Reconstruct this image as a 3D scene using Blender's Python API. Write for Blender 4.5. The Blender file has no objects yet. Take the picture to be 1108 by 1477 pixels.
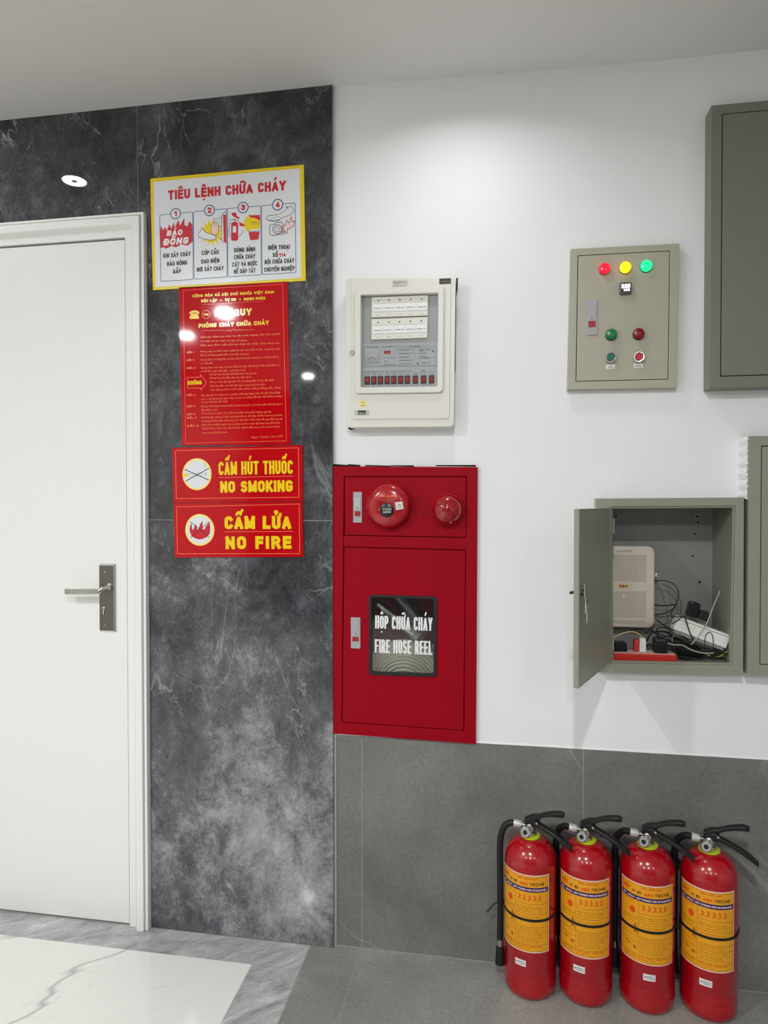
import bpy, bmesh, math, random
from mathutils import Vector, Matrix
random.seed(7)
PI = math.pi
C = bpy.context.scene.collection
# ------------------------------------------------------------------ camera
FOCAL, YAW, PITCH, ROLL, CAM_D, CAM_H = 970.0, -0.16638, -0.0160, -0.00085, 1.951, 1.345
IW, IH = 1108, 1477
_f = Vector((math.sin(YAW)*math.cos(PITCH), math.cos(YAW)*math.cos(PITCH), math.sin(PITCH)))
_r = _f.cross(Vector((0, 0, 1))).normalized(); _u = _r.cross(_f)
_r, _u = _r*math.cos(ROLL)+_u*math.sin(ROLL), _u*math.cos(ROLL)-_r*math.sin(ROLL)
cam = bpy.data.objects.new('camera', bpy.data.cameras.new('camera')); C.objects.link(cam)
M = Matrix((_r, _u, -_f)).transposed().to_4x4(); M.translation = (0, -CAM_D, CAM_H)
cam.matrix_world = M
cam.data.sensor_fit = 'VERTICAL'; cam.data.sensor_height = 24
cam.data.lens = FOCAL/IH*24; cam.data.clip_start = .02
bpy.context.scene.camera = cam
# ------------------------------------------------------------------ world, exposure
w = bpy.data.worlds.new('world'); bpy.context.scene.world = w; w.use_nodes = True
w.node_tree.nodes['Background'].inputs[0].default_value = (.8, .82, .85, 1)
w.node_tree.nodes['Background'].inputs[1].default_value = .3
vs = bpy.context.scene.view_settings
vs.view_transform = 'Standard'; vs.look = 'None'; vs.gamma = 1; vs.use_curve_mapping = False
vs.exposure = 0.46
CEIL = 2.572
WY = .015            # plane of the white plaster
LAMPS = [  # x, y, watts, label
    (-1.59, -.40, 1.0, 'recessed round downlight in the ceiling in front of the marble over the door'),
    (-.10, -.345, 1.55, 'recessed round downlight in the ceiling close to the white wall above the alarm panel'),
    (1.45, -.40, .35, 'recessed round downlight in the ceiling near the wall right of the tall grey cabinets'),
    (-1.74, -2.20, 22, 'recessed round downlight in the second ceiling row, on the door side'),
    (-2.26, -2.72, 10, 'recessed round downlight nearest the left side wall'),
    (-.05, -2.35, 25, 'recessed round downlight in the ceiling just behind the viewer'),
    (1.50, -2.30, 9, 'recessed round downlight in the second ceiling row, on the cabinet side'),
    (-1.82, -4.42, 24, 'recessed round downlight in the last ceiling row, on the door side'),
    (-.05, -4.40, 24, 'recessed round downlight in the last ceiling row, in the middle'),
    (1.50, -4.40, 16, 'recessed round downlight in the last ceiling row, on the cabinet side'),
]
# ------------------------------------------------------------------ materials
def lin(c):
    return tuple(((v/255)/12.92 if v/255 <= .04045 else ((v/255+.055)/1.055)**2.4) for v in c)
class NT:
    def __init__(s, name):
        s.m = bpy.data.materials.new(name); s.m.use_nodes = True; s.t = s.m.node_tree
        s.b = s.t.nodes['Principled BSDF']
    def n(s, typ, **kw):
        nd = s.t.nodes.new(typ)
        for k, v in kw.items():
            if k.startswith('i_'): nd.inputs[k[2:].replace('_', ' ')].default_value = v
            else: setattr(nd, k, v)
        return nd
    def l(s, a, b): s.t.links.new(a, b)
    def noise(s, scale, detail=4, rough=.6, dist=0, vec=None, out='Fac'):
        nd = s.n('ShaderNodeTexNoise'); nd.inputs['Scale'].default_value = scale; nd.inputs['Detail'].default_value = detail
        nd.inputs['Roughness'].default_value = rough; nd.inputs['Distortion'].default_value = dist
        if vec is not None: s.l(vec, nd.inputs['Vector'])
        return nd.outputs[out]
    def ramp(s, fac, stops, interp='LINEAR'):
        r = s.n('ShaderNodeValToRGB'); r.color_ramp.interpolation = interp
        e = r.color_ramp.elements
        while len(e) < len(stops): e.new(.5)
        for k, (p, c) in enumerate(stops):
            e[k].position = p; e[k].color = (c, c, c, 1) if not hasattr(c, '__len__') else (*c, 1)
        s.l(fac, r.inputs[0]); return r.outputs[0]
    def math(s, op, a, b=None, clamp=False):
        nd = s.n('ShaderNodeMath', operation=op); nd.use_clamp = clamp
        for i, v in enumerate((a, b)):
            if v is None: continue
            if isinstance(v, (int, float)): nd.inputs[i].default_value = v
            else: s.l(v, nd.inputs[i])
        return nd.outputs[0]
    def mix(s, fac, a, b, blend='MIX'):
        nd = s.n('ShaderNodeMix', data_type='RGBA', blend_type=blend)
        for i, v in ((0, fac), (6, a), (7, b)):
            if isinstance(v, (int, float)): nd.inputs[i].default_value = v
            elif isinstance(v, (tuple, list)): nd.inputs[i].default_value = (*v[:3], 1)
            else: s.l(v, nd.inputs[i])
        return nd.outputs[2]
    def bump(s, h, strength=.2, dist=.002):
        b = s.n('ShaderNodeBump'); b.inputs['Strength'].default_value = strength; b.inputs['Distance'].default_value = dist
        s.l(h, b.inputs['Height']); s.l(b.outputs[0], s.b.inputs['Normal'])
    def pos(s): return s.n('ShaderNodeNewGeometry').outputs['Position']
def simple(name, rgb, rough=.5, metal=0, coat=0, emit=0, var=.06, spec=.5, bscale=0, bstr=.1, trans=0):
    t = NT(name); c = lin(rgb); b = t.b
    b.inputs['Roughness'].default_value = rough; b.inputs['Metallic'].default_value = metal
    b.inputs['Coat Weight'].default_value = coat; b.inputs['Coat Roughness'].default_value = .08
    b.inputs['Specular IOR Level'].default_value = spec; b.inputs['Transmission Weight'].default_value = trans
    p = t.pos(); f = t.noise(14, 5, .6, 0, p)
    t.l(t.mix(f, tuple(v*(1-var) for v in c), tuple(min(1, v*(1+var)) for v in c)), b.inputs['Base Color'])
    if emit:
        b.inputs['Emission Color'].default_value = (*c, 1); b.inputs['Emission Strength'].default_value = emit
    if bscale: t.bump(t.noise(bscale, 3, .5, 0, p), bstr, .001)
    return t.m
MT = {}
def m_plaster():
    t = NT('white_plaster'); p = t.pos()
    f = t.noise(3, 6, .6, 0, p); c = t.mix(f, lin((236, 237, 239)), lin((243, 244, 245)))
    t.l(c, t.b.inputs['Base Color']); t.b.inputs['Roughness'].default_value = .62
    t.bump(t.math('ADD', t.noise(18, 5, .55, .3, p), t.noise(3, 2, .5, 0, p)), .16, .003); return t.m
MT['plaster'] = m_plaster()
MT['ceiling'] = simple('ceiling_paint', (228, 225, 222), .7, var=.02)
def m_marble():
    t = NT('dark_grey_marble'); p = t.pos()
    mp = t.n('ShaderNodeMapping'); mp.inputs['Rotation'].default_value = (0, .45, 0); mp.inputs['Scale'].default_value = (1.15, 1, .95)
    t.l(p, mp.inputs[0]); v = mp.outputs[0]
    sep = t.n('ShaderNodeSeparateXYZ'); t.l(p, sep.inputs[0])
    # large pale cloud low down in the slab, its own veining
    dx = t.math('MULTIPLY', t.math('ADD', sep.outputs[0], .68), 1.9); dz = t.math('MULTIPLY', t.math('ADD', sep.outputs[2], -.22), 1.35)
    d = t.math('SQRT', t.math('ADD', t.math('MULTIPLY', dx, dx), t.math('MULTIPLY', dz, dz)))
    cloud = t.math('MULTIPLY', t.math('SUBTRACT', 1.0, d, True), .20)
    hi = t.math('MULTIPLY', t.math('ADD', sep.outputs[2], -2.0), .06)
    hi = t.math('MAXIMUM', hi, 0)
    big = t.noise(3.1, 12, .68, .35, v)
    patch = t.noise(7.5, 12, .72, .9, v)
    fine = t.noise(34, 12, .8, 2.2, v)
    rn = t.n('ShaderNodeTexNoise'); rn.noise_type = 'RIDGED_MULTIFRACTAL'; rn.inputs['Scale'].default_value = 11; rn.inputs['Detail'].default_value = 9; rn.inputs['Roughness'].default_value = .62; rn.inputs['Distortion'].default_value = 1.2
    t.l(v, rn.inputs['Vector'])
    rid = t.math('MULTIPLY', t.ramp(rn.outputs[0], [(.2, 0.0), (.9, 1.0)]), .075)
    f = t.math('ADD', t.math('ADD', t.math('MULTIPLY', big, .50), t.math('MULTIPLY', patch, .32)), t.math('ADD', t.math('MULTIPLY', fine, .30), rid))
    f = t.math('ADD', t.math('MULTIPLY', t.math('SUBTRACT', f, .60), 1.3), .605)
    f = t.math('SUBTRACT', t.math('ADD', f, cloud), hi)
    col = t.ramp(f, [(.43, lin((42, 43, 45))), (.53, lin((66, 67, 71))), (.62, lin((94, 96, 100))), (.75, lin((156, 157, 159))), (.88, lin((196, 196, 195)))])
    col = t.mix(t.math('MULTIPLY', t.ramp(t.noise(2.6, 2, .5, 0, v), [(.45, 0.0), (.65, .5)]), .5), col, t.mix(.5, col, lin((92, 88, 78))))
    def vein(scale, wd, seed, dist):
        mp2 = t.n('ShaderNodeMapping'); mp2.inputs['Location'].default_value = (seed, seed*.7, seed*1.3); mp2.inputs['Rotation'].default_value = (0, -.7, 0); mp2.inputs['Scale'].default_value = (1.6, 1, .62)
        t.l(p, mp2.inputs[0]); a = t.noise(scale, 6, .5, dist, mp2.outputs[0])
        return t.ramp(t.math('ABSOLUTE', t.math('SUBTRACT', a, .5)), [(0, 1.0), (wd, 0.0)])
    def streak(scale, wd, seed, th_):
        m3 = t.n('ShaderNodeMapping'); m3.vector_type = 'TEXTURE'; m3.inputs['Location'].default_value = (seed, 0, seed*.4); m3.inputs['Rotation'].default_value = (0, math.radians(th_), 0); m3.inputs['Scale'].default_value = (3.2, 1, 1)
        t.l(p, m3.inputs[0]); a = t.noise(scale, 5, .55, .25, m3.outputs[0])
        return t.ramp(t.math('ABSOLUTE', t.math('SUBTRACT', a, .5)), [(0, 1.0), (wd, 0.0)])
    smask = t.ramp(t.noise(4.5, 4, .7, 0, v), [(.53, 0.0), (.66, .85)])
    mask = t.ramp(t.noise(3.2, 2, .5, 0, v), [(.46, 0.0), (.62, 1.0)])
    vv = t.math('MAXIMUM', t.math('MULTIPLY', vein(2.0, .004, 3, .5), mask), t.math('MULTIPLY', vein(4.5, .006, 9, .8), t.math('MULTIPLY', mask, .8)))
    vv = t.math('MAXIMUM', t.math('MULTIPLY', vv, .6), t.math('MULTIPLY', t.math('MAXIMUM', streak(3.4, .0035, 5, 58), streak(8, .0055, 11, 50)), smask))
    col = t.mix(t.math('MULTIPLY', vv, .75), col, lin((190, 192, 192)))
    t.l(col, t.b.inputs['Base Color']); t.b.inputs['Roughness'].default_value = .03
    t.b.inputs['Specular IOR Level'].default_value = .4
    return t.m
MT['marble'] = m_marble()
def m_grey(name, k, rough, bias=0):
    t = NT(name); p = t.pos()
    f = t.noise(3, 6, .6, .3, p); g = t.noise(90, 6, .8, 0, p)
    mixf = t.math('ADD', t.math('MULTIPLY', f, .6), t.math('MULTIPLY', g, .5))
    col = t.ramp(mixf, [(.35, tuple(v*k for v in lin((96, 97, 93)))), (.52, tuple(v*k for v in lin((118, 119, 115)))), (.72, tuple(v*k for v in lin((144, 144, 139))))])
    mp2 = t.n('ShaderNodeMapping'); mp2.vector_type = 'TEXTURE'; mp2.inputs['Location'].default_value = (.55+bias, .1*bias, .2); mp2.inputs['Rotation'].default_value = (0, math.radians(50), math.radians(35) if bias else 0); mp2.inputs['Scale'].default_value = (3.0, 1, 1)
    t.l(p, mp2.inputs[0]); a = t.noise(2.6, 3, .4, .15, mp2.outputs[0])
    vein = t.ramp(t.math('ABSOLUTE', t.math('SUBTRACT', a, .5)), [(0, 1.0), (.0022, 0.0)])
    mask = t.ramp(t.noise(3, 2, .5, 0, p), [(.42, 0.0), (.58, .6)])
    col = t.mix(t.math('MULTIPLY', vein, mask), col, lin((165, 165, 158)))
    t.l(col, t.b.inputs['Base Color']); t.b.inputs['Roughness'].default_value = rough
    t.bump(g, .12, .0006); return t.m
MT['dado'] = m_grey('grey_stone_wall_tile', .92, .5)
MT['grey_floor'] = m_grey('grey_stone_floor_tile', 1.38, .42, 3)
def m_white_marble():
    t = NT('polished_white_marble'); p = t.pos()
    base = t.mix(t.noise(2, 5, .6, .5, p), lin((226, 226, 222)), lin((240, 240, 236)))
    mp2 = t.n('ShaderNodeMapping'); mp2.vector_type = 'TEXTURE'; mp2.inputs['Rotation'].default_value = (0, 0, .66); mp2.inputs['Scale'].default_value = (2.6, .8, 1); mp2.inputs['Location'].default_value = (.37, .12, 0)
    t.l(p, mp2.inputs[0]); a = t.noise(1.5, 4, .45, .2, mp2.outputs[0])
    v1 = t.ramp(t.math('ABSOLUTE', t.math('SUBTRACT', a, .47)), [(0, 1.0), (.0025, .7), (.006, 0.0)])
    b2 = t.noise(5, 5, .6, .6, mp2.outputs[0])
    v2 = t.math('MULTIPLY', t.ramp(t.math('ABSOLUTE', t.math('SUBTRACT', b2, .45)), [(0, 1.0), (.004, 0.0)]), t.ramp(t.noise(4, 1, .5, 0, p), [(.5, 0.0), (.62, .5)]))
    col = t.mix(t.math('MULTIPLY', t.math('MAXIMUM', v1, v2), .8), base, lin((170, 170, 168)))
    t.l(col, t.b.inputs['Base Color']); t.b.inputs['Roughness'].default_value = .07; return t.m
MT['white_floor'] = m_white_marble()
def m_border():
    t = NT('light_grey_marble_border'); p = t.pos()
    mp2 = t.n('ShaderNodeMapping'); mp2.vector_type = 'TEXTURE'; mp2.inputs['Rotation'].default_value = (0, 0, .6); mp2.inputs['Scale'].default_value = (1.3, .45, 1)
    t.l(p, mp2.inputs[0]); f = t.math('ADD', t.math('MULTIPLY', t.noise(5, 10, .75, .9, mp2.outputs[0]), .75), t.math('MULTIPLY', t.noise(45, 8, .8, .5, mp2.outputs[0]), .25))
    col = t.ramp(f, [(.38, lin((132, 133, 136))), (.48, lin((166, 167, 169))), (.57, lin((190, 191, 192))), (.68, lin((230, 230, 230)))])
    t.l(col, t.b.inputs['Base Color']); t.b.inputs['Roughness'].default_value = .04; return t.m
MT['border'] = m_border()
MT['grout'] = simple('grey_grout', (158, 157, 150), .9)
MT['grout_light'] = simple('pale_joint', (168, 166, 158), .8)
MT['door'] = simple('white_door_lacquer', (235, 236, 233), .32, var=.015)
MT['casing'] = simple('white_casing_lacquer', (236, 236, 233), .3, var=.015)
MT['silver'] = simple('bright_crimped_ferrule', (225, 225, 222), .32, .6)
MT['steel'] = simple('brushed_steel', (186, 184, 178), .28, 1)
MT['dark_steel'] = simple('dark_brushed_nickel', (118, 115, 108), .3, 1, var=.1)
MT['chrome'] = simple('chrome', (215, 215, 212), .14, 1)
MT['black'] = simple('black_plastic', (14, 14, 15), .28)
MT['rubber'] = simple('black_rubber', (18, 19, 21), .55)
MT['void'] = simple('dark_gap', (14, 13, 12), .9)
MT['grey_cab'] = simple('grey_green_powder_coat', (144, 145, 131), .42, var=.05, bscale=900, bstr=.12)
MT['grey_cab_dark'] = simple('grey_powder_coat', (120, 120, 109), .42, var=.05, bscale=900, bstr=.12)
MT['grey_inner'] = simple('grey_inner_sheet', (138, 140, 136), .5, var=.08)
MT['fuse'] = simple('beige_grey_powder_coat', (172, 169, 151), .4, var=.04, bscale=900, bstr=.12)
MT['alarm'] = simple('warm_white_moulded_plastic', (224, 222, 214), .35, var=.02)
MT['alarm_grey'] = simple('grey_control_face', (150, 153, 153), .4, var=.03)
MT['alarm_grey2'] = simple('light_grey_control_face', (160, 164, 166), .4, var=.03)
MT['red_cab'] = simple('red_cabinet_paint', (152, 0, 24), .5, var=.06, spec=.12, bscale=700, bstr=.06)
MT['red_bell'] = simple('red_bell_gloss', (170, 8, 26), .2, coat=.4)
MT['red_lens'] = simple('red_beacon_lens', (150, 4, 22), .08, coat=.6, var=.2)
MT['ext_red'] = simple('red_cylinder_enamel', (168, 3, 22), .2, coat=.5, var=.06)
MT['white'] = simple('white_print', (235, 236, 236), .4, var=.02)
MT['paper'] = simple('white_sign_face', (226, 228, 232), .25, var=.03)
MT['sign_yellow'] = simple('yellow_sign_border', (235, 205, 12), .3)
MT['sign_red'] = simple('glossy_red_sign', (190, 2, 16), .055, var=.05, spec=.35)
MT['sign_orange'] = simple('salmon_print_line', (255, 120, 80), .12)
MT['print_yellow'] = simple('yellow_print', (245, 205, 25), .12)
MT['print_red'] = simple('red_print', (200, 20, 40), .4)
MT['print_blue'] = simple('blue_print', (50, 90, 140), .4)
MT['print_black'] = simple('black_print', (25, 25, 28), .4)
MT['print_dim'] = simple('orange_small_print', (255, 140, 85), .12)
MT['cream'] = simple('cream_print_ring', (250, 225, 130), .4)
MT['label_yellow'] = simple('yellow_ochre_label', (238, 164, 28), .3, var=.06)
MT['label_pink'] = simple('pale_label_border', (240, 205, 195), .4)
MT['label_blue'] = simple('navy_label_band', (52, 42, 98), .4)
MT['label_brown'] = simple('brown_label_print', (120, 70, 20), .5)
MT['label_orange'] = simple('orange_label_print', (225, 75, 20), .5)
MT['lime'] = simple('lime_plastic_ring', (190, 205, 40), .35)
MT['lamp_red'] = simple('lit_red_lens', (255, 20, 45), .15, emit=1.0)
MT['lamp_amber'] = simple('lit_amber_lens', (255, 190, 10), .15, emit=1.6)
MT['lamp_green'] = simple('lit_green_lens', (20, 230, 125), .15, emit=1.1)
MT['btn_green'] = simple('green_lens', (12, 122, 62), .25)
MT['btn_red'] = simple('dark_red_lens', (130, 10, 26), .25)
MT['btn_green2'] = simple('green_push_button', (10, 105, 80), .3)
MT['btn_red2'] = simple('red_push_button', (190, 35, 60), .3)
MT['led_white'] = simple('lit_white_digits', (240, 245, 255), .3, emit=1.6)
MT['lock_grey'] = simple('grey_latch_plastic', (168, 170, 172), .4)
MT['lock_green'] = simple('pale_green_latch', (178, 190, 180), .35)
MT['lock_red'] = simple('red_latch_button', (160, 24, 34), .35)
MT['rocker'] = simple('red_rocker_switch', (158, 44, 48), .25)
MT['dark_line'] = simple('grey_ruled_line', (95, 104, 112), .5)
MT['rocker_dk'] = simple('dark_rocker_frame', (50, 14, 18), .4)
MT['canvas'] = simple('canvas_hose', (214, 208, 182), .8, var=.15, bscale=500, bstr=.4)
MT['brass'] = simple('grey_cast_metal', (150, 150, 148), .35, .8)
MT['red_strip'] = simple('red_plastic', (205, 45, 35), .4)
MT['white_strip'] = simple('white_plastic', (228, 232, 226), .35)
MT['cable_white'] = simple('beige_cable', (215, 180, 120), .4)
MT['cable_grey'] = simple('grey_cable_tie', (165, 165, 158), .4)
def m_modem():
    t = NT('beige_perforated_plastic'); p = t.pos(); sep = t.n('ShaderNodeSeparateXYZ'); t.l(p, sep.inputs[0])
    a = t.math('SINE', t.math('MULTIPLY', t.math('ADD', sep.outputs[0], sep.outputs[2]), 1150))
    b = t.math('SINE', t.math('MULTIPLY', t.math('SUBTRACT', sep.outputs[0], sep.outputs[2]), 1150))
    f = t.ramp(t.math('MULTIPLY', a, b), [(.25, 0.0), (.5, 1.0)])
    t.l(t.mix(f, lin((222, 210, 194)), lin((128, 116, 100))), t.b.inputs['Base Color']); t.b.inputs['Roughness'].default_value = .45; return t.m
MT['modem_grille'] = m_modem()
MT['pale_band'] = simple('pale_yellow_band', (225, 212, 165), .4)
MT['modem'] = simple('beige_plastic', (228, 217, 203), .4, var=.02)
def m_glass():
    t = NT('window_glass'); b = t.b
    b.inputs['Base Color'].default_value = (.9, .95, .95, 1); b.inputs['Roughness'].default_value = .02
    b.inputs['Transmission Weight'].default_value = 1; b.inputs['IOR'].default_value = 1.45
    return t.m
MT['glass'] = m_glass()
MT['lens'] = simple('lit_downlight_diffuser', (255, 255, 250), .4, emit=14)
MT['lens_mid'] = simple('downlight_centre', (150, 160, 165), .4, emit=.6)
MT['lens_trim'] = simple('white_downlight_trim', (235, 235, 232), .35)
MT['dark_glazing'] = simple('dark_back_wall', (96, 98, 102), .5)
MT['far_wall'] = simple('pale_side_wall_paint', (200, 200, 196), .7)
# ------------------------------------------------------------------ helpers
def wp(px, py, y):
    """where the sight line through a photo pixel meets the vertical plane at depth y -> (x, z)"""
    d = _f + _r*((px-IW/2)/FOCAL) - _u*((py-IH/2)/FOCAL)
    k = (CAM_D+y)/d.y
    return (d.x*k, CAM_H+d.z*k)
class Crop:
    """a close-up crop of the photo: its corner, its magnification, the plane it lies on"""
    def __init__(s, x0, y0, sc, y): s.x0, s.y0, s.s, s.y = x0, y0, sc, y
    def __call__(s, x, y, pl=None): return wp(s.x0+x/s.s, s.y0+y/s.s, s.y if pl is None else pl)
class G:
    def __init__(s): s.v = []; s.f = []
    def add(s, vs, fs):
        o = len(s.v); s.v += [tuple(v) for v in vs]; s.f += [tuple(i+o for i in f) for f in fs]; return s
    def box(s, x0, x1, y0, y1, z0, z1):
        v = [(x, y, z) for x in (x0, x1) for y in (y0, y1) for z in (z0, z1)]
        return s.add(v, [(0, 1, 3, 2), (4, 6, 7, 5), (0, 4, 5, 1), (2, 3, 7, 6), (0, 2, 6, 4), (1, 5, 7, 3)])
    def prism(s, poly, y0, y1):
        """polygon [(x,z)] extruded from y0 (front) to y1; counter-clockwise or clockwise"""
        a = sum(poly[i][0]*poly[(i+1) % len(poly)][1]-poly[(i+1) % len(poly)][0]*poly[i][1] for i in range(len(poly)))
        if a < 0: poly = poly[::-1]
        n = len(poly)
        v = [(x, y0, z) for x, z in poly]+[(x, y1, z) for x, z in poly]
        f = [tuple(range(n)), tuple(range(2*n-1, n-1, -1))]+[(i, n+i, n+(i+1) % n, (i+1) % n) for i in range(n)]
        return s.add(v, f)
    def ring(s, outer, inner, y0, y1):
        """frame between two outlines of equal point count"""
        n = len(outer); v = []
        for y in (y0, y1):
            v += [(x, y, z) for x, z in outer]+[(x, y, z) for x, z in inner]
        f = []
        for i in range(n):
            j = (i+1) % n
            f += [(i, j, n+j, n+i), (2*n+i, 3*n+i, 3*n+j, 2*n+j), (i, 2*n+i, 2*n+j, j), (n+i, n+j, 3*n+j, 3*n+i)]
        return s.add(v, f)
    def loft(s, loops, cap=True):
        n = len(loops[0]); v = [p for l in loops for p in l]; f = []
        for k in range(len(loops)-1):
            for i in range(n):
                j = (i+1) % n; f.append((k*n+i, k*n+j, (k+1)*n+j, (k+1)*n+i))
        if cap: f += [tuple(range(n-1, -1, -1)), tuple(range((len(loops)-1)*n, len(loops)*n))]
        return s.add(v, f)
    def tube(s, path, r, n=10, flat=1.0):
        path = [Vector(p) for p in path]; rs = r if hasattr(r, '__len__') else [r]*len(path)
        t0 = (path[1]-path[0]).normalized(); up = Vector((0, 0, 1)) if abs(t0.z) < .9 else Vector((0, 1, 0))
        nx = t0.cross(up).normalized(); loops = []
        for i, p in enumerate(path):
            t = (path[min(i+1, len(path)-1)]-path[max(i-1, 0)]).normalized()
            nx = (nx-t*nx.dot(t)).normalized(); ny = t.cross(nx)
            loops.append([p+nx*math.cos(2*PI*k/n)*rs[i]+ny*math.sin(2*PI*k/n)*rs[i]*flat for k in range(n)])
        return s.loft(loops)
    def lathe(s, prof, origin, axis=(0, 0, 1), n=32):
        """prof [(radius, along)]"""
        a = Vector(axis).normalized(); o = Vector(origin)
        u = a.cross(Vector((1, 0, 0)) if abs(a.x) < .9 else Vector((0, 1, 0))).normalized(); w_ = a.cross(u)
        return s.loft([[o+a*h+(u*math.cos(2*PI*k/n)+w_*math.sin(2*PI*k/n))*max(r, 1e-5) for k in range(n)] for r, h in prof])
def link(name, me, mat, parent, smooth=False, bevel=0, kind=None):
    o = bpy.data.objects.new(name, me); C.objects.link(o)
    if mat: me.materials.append(mat)
    if smooth:
        me.shade_smooth() if hasattr(me, 'shade_smooth') else None
        me.set_sharp_from_angle(angle=math.radians(40))
    if bevel:
        b = o.modifiers.new('bevel', 'BEVEL'); b.width = bevel; b.segments = 2; b.limit_method = 'ANGLE'; b.harden_normals = False
    if parent: o.parent = parent
    if kind: o['kind'] = kind
    return o
def obj(name, g, mat, parent=None, smooth=False, bevel=0, kind=None, label=None):
    org = origin_of(parent)
    me = bpy.data.meshes.new(name)
    me.from_pydata([Vector(v)-org for v in g.v], [], g.f)
    bm = bmesh.new(); bm.from_mesh(me); bmesh.ops.remove_doubles(bm, verts=bm.verts, dist=1e-6)
    bmesh.ops.recalc_face_normals(bm, faces=bm.faces); bm.to_mesh(me); bm.free()
    o = link(name, me, MT[mat], parent, smooth, bevel, kind)
    if label: o['label'] = label
    return o
def origin_of(p):
    o = Vector((0, 0, 0))
    while p is not None: o += p.location; p = p.parent
    return o
def tag(o, label, cat, group=None):
    o['label'] = label; o['category'] = cat
    if group: o['group'] = group
    return o
def thing(name, loc, label, cat, group=None):
    o = bpy.data.objects.new(name, None); C.objects.link(o); o.location = loc; o.empty_display_size = .05
    return tag(o, label, cat, group)
def rrect(x0, x1, z0, z1, r, n=5):
    pts = []
    for cx, cz, a0 in ((x1-r, z1-r, 0), (x0+r, z1-r, 90), (x0+r, z0+r, 180), (x1-r, z0+r, 270)):
        for k in range(n+1):
            a = math.radians(a0+90*k/n); pts.append((cx+r*math.cos(a), cz+r*math.sin(a)))
    return pts
def rquad(tl, tr, br, bl, r, n=5):
    """rounded outline inside a quad given by (x,z) corners"""
    w_ = (Vector(tr)-Vector(tl)).length; h = (Vector(tl)-Vector(bl)).length; out = []
    for x, z in rrect(0, w_, 0, h, r, n):
        u, v = x/w_, z/h
        p = Vector(bl)*(1-u)*(1-v)+Vector(br)*u*(1-v)+Vector(tr)*u*v+Vector(tl)*(1-u)*v
        out.append((p.x, p.y))
    return out
def circ(cx, cz, r, n=24, rz=None): return [(cx+r*math.cos(2*PI*k/n), cz+(rz or r)*math.sin(2*PI*k/n)) for k in range(n)]
def stroke(g, pts, wd, y0, y1, closed=False):
    """flat line of a given width along [(x,z)]"""
    n = len(pts)
    for i in range(n if closed else n-1):
        a, b = Vector(pts[i]), Vector(pts[(i+1) % n]); d = b-a
        if d.length < 1e-7: continue
        d.normalize(); q = Vector((-d.y, d.x))*wd/2; e = d*wd*.45
        g.prism([tuple(a-e+q), tuple(a-e-q), tuple(b+e-q), tuple(b+e+q)], y0, y1)
    return g
_tc = {}
def text2d(s, bold, res):
    """triangulated lettering: points scaled so that capitals are 1 high, total width given back"""
    key = (s, bold, res)
    if key in _tc: return _tc[key]
    cu = bpy.data.curves.new('lettering', 'FONT'); cu.body = s; cu.offset = bold; cu.resolution_u = res; cu.size = 1
    o = bpy.data.objects.new('lettering', cu); C.objects.link(o)
    dg = bpy.context.evaluated_depsgraph_get(); dg.update()
    me = bpy.data.meshes.new_from_object(o.evaluated_get(dg))
    v = [(p.co.x, p.co.y) for p in me.vertices]; f = [tuple(q.vertices) for q in me.polygons]
    bpy.data.objects.remove(o); bpy.data.curves.remove(cu); bpy.data.meshes.remove(me)
    x0 = min(p[0] for p in v); x1 = max(p[0] for p in v)
    v = [((p[0]-x0)/(x1-x0), p[1]/.70) for p in v]
    _tc[key] = (v, f); return _tc[key]
def text(g, s, a, b, h, y, bold=.0, res=2, slant=0, fmap=None, th=None):
    """lettering from baseline point a to b [(x,z)], capital height h, on the plane y"""
    if s == s.upper() and all(ord(c) < 0x2000 for c in s): return sfont(g, s, a, b, h, y, th or (.20+bold*2.2), slant, fmap)
    v, f = text2d(s, bold, res); a = Vector(a); b = Vector(b); d = b-a; up = Vector((-d.y, d.x)).normalized()
    pts = []
    for x, z in v:
        p = a+d*x+up*z*h+d.normalized()*slant*z*h
        pts.append((p.x, y, p.y) if fmap is None else fmap(p.x, p.y))
    return g.add(pts, f)
def arc(cx, cy, rx, ry, a0, a1, n=8):
    return [(cx+rx*math.cos(math.radians(a0+(a1-a0)*k/n)), cy+ry*math.sin(math.radians(a0+(a1-a0)*k/n))) for k in range(n+1)]
_O = [(.46, .30)]+[(.46, .72)]+arc(.23, .77, .23, .23, 0, 180)[0:]+[(0, .28)]+arc(.23, .23, .23, .23, 180, 360)+[(.46, .30)]
_bowl = lambda x1, y0, y1: [(0, y1), (x1-.2, y1)]+arc(x1-.2, (y0+y1)/2, .2, (y1-y0)/2, 90, -90)+[(0, y0)]
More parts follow.
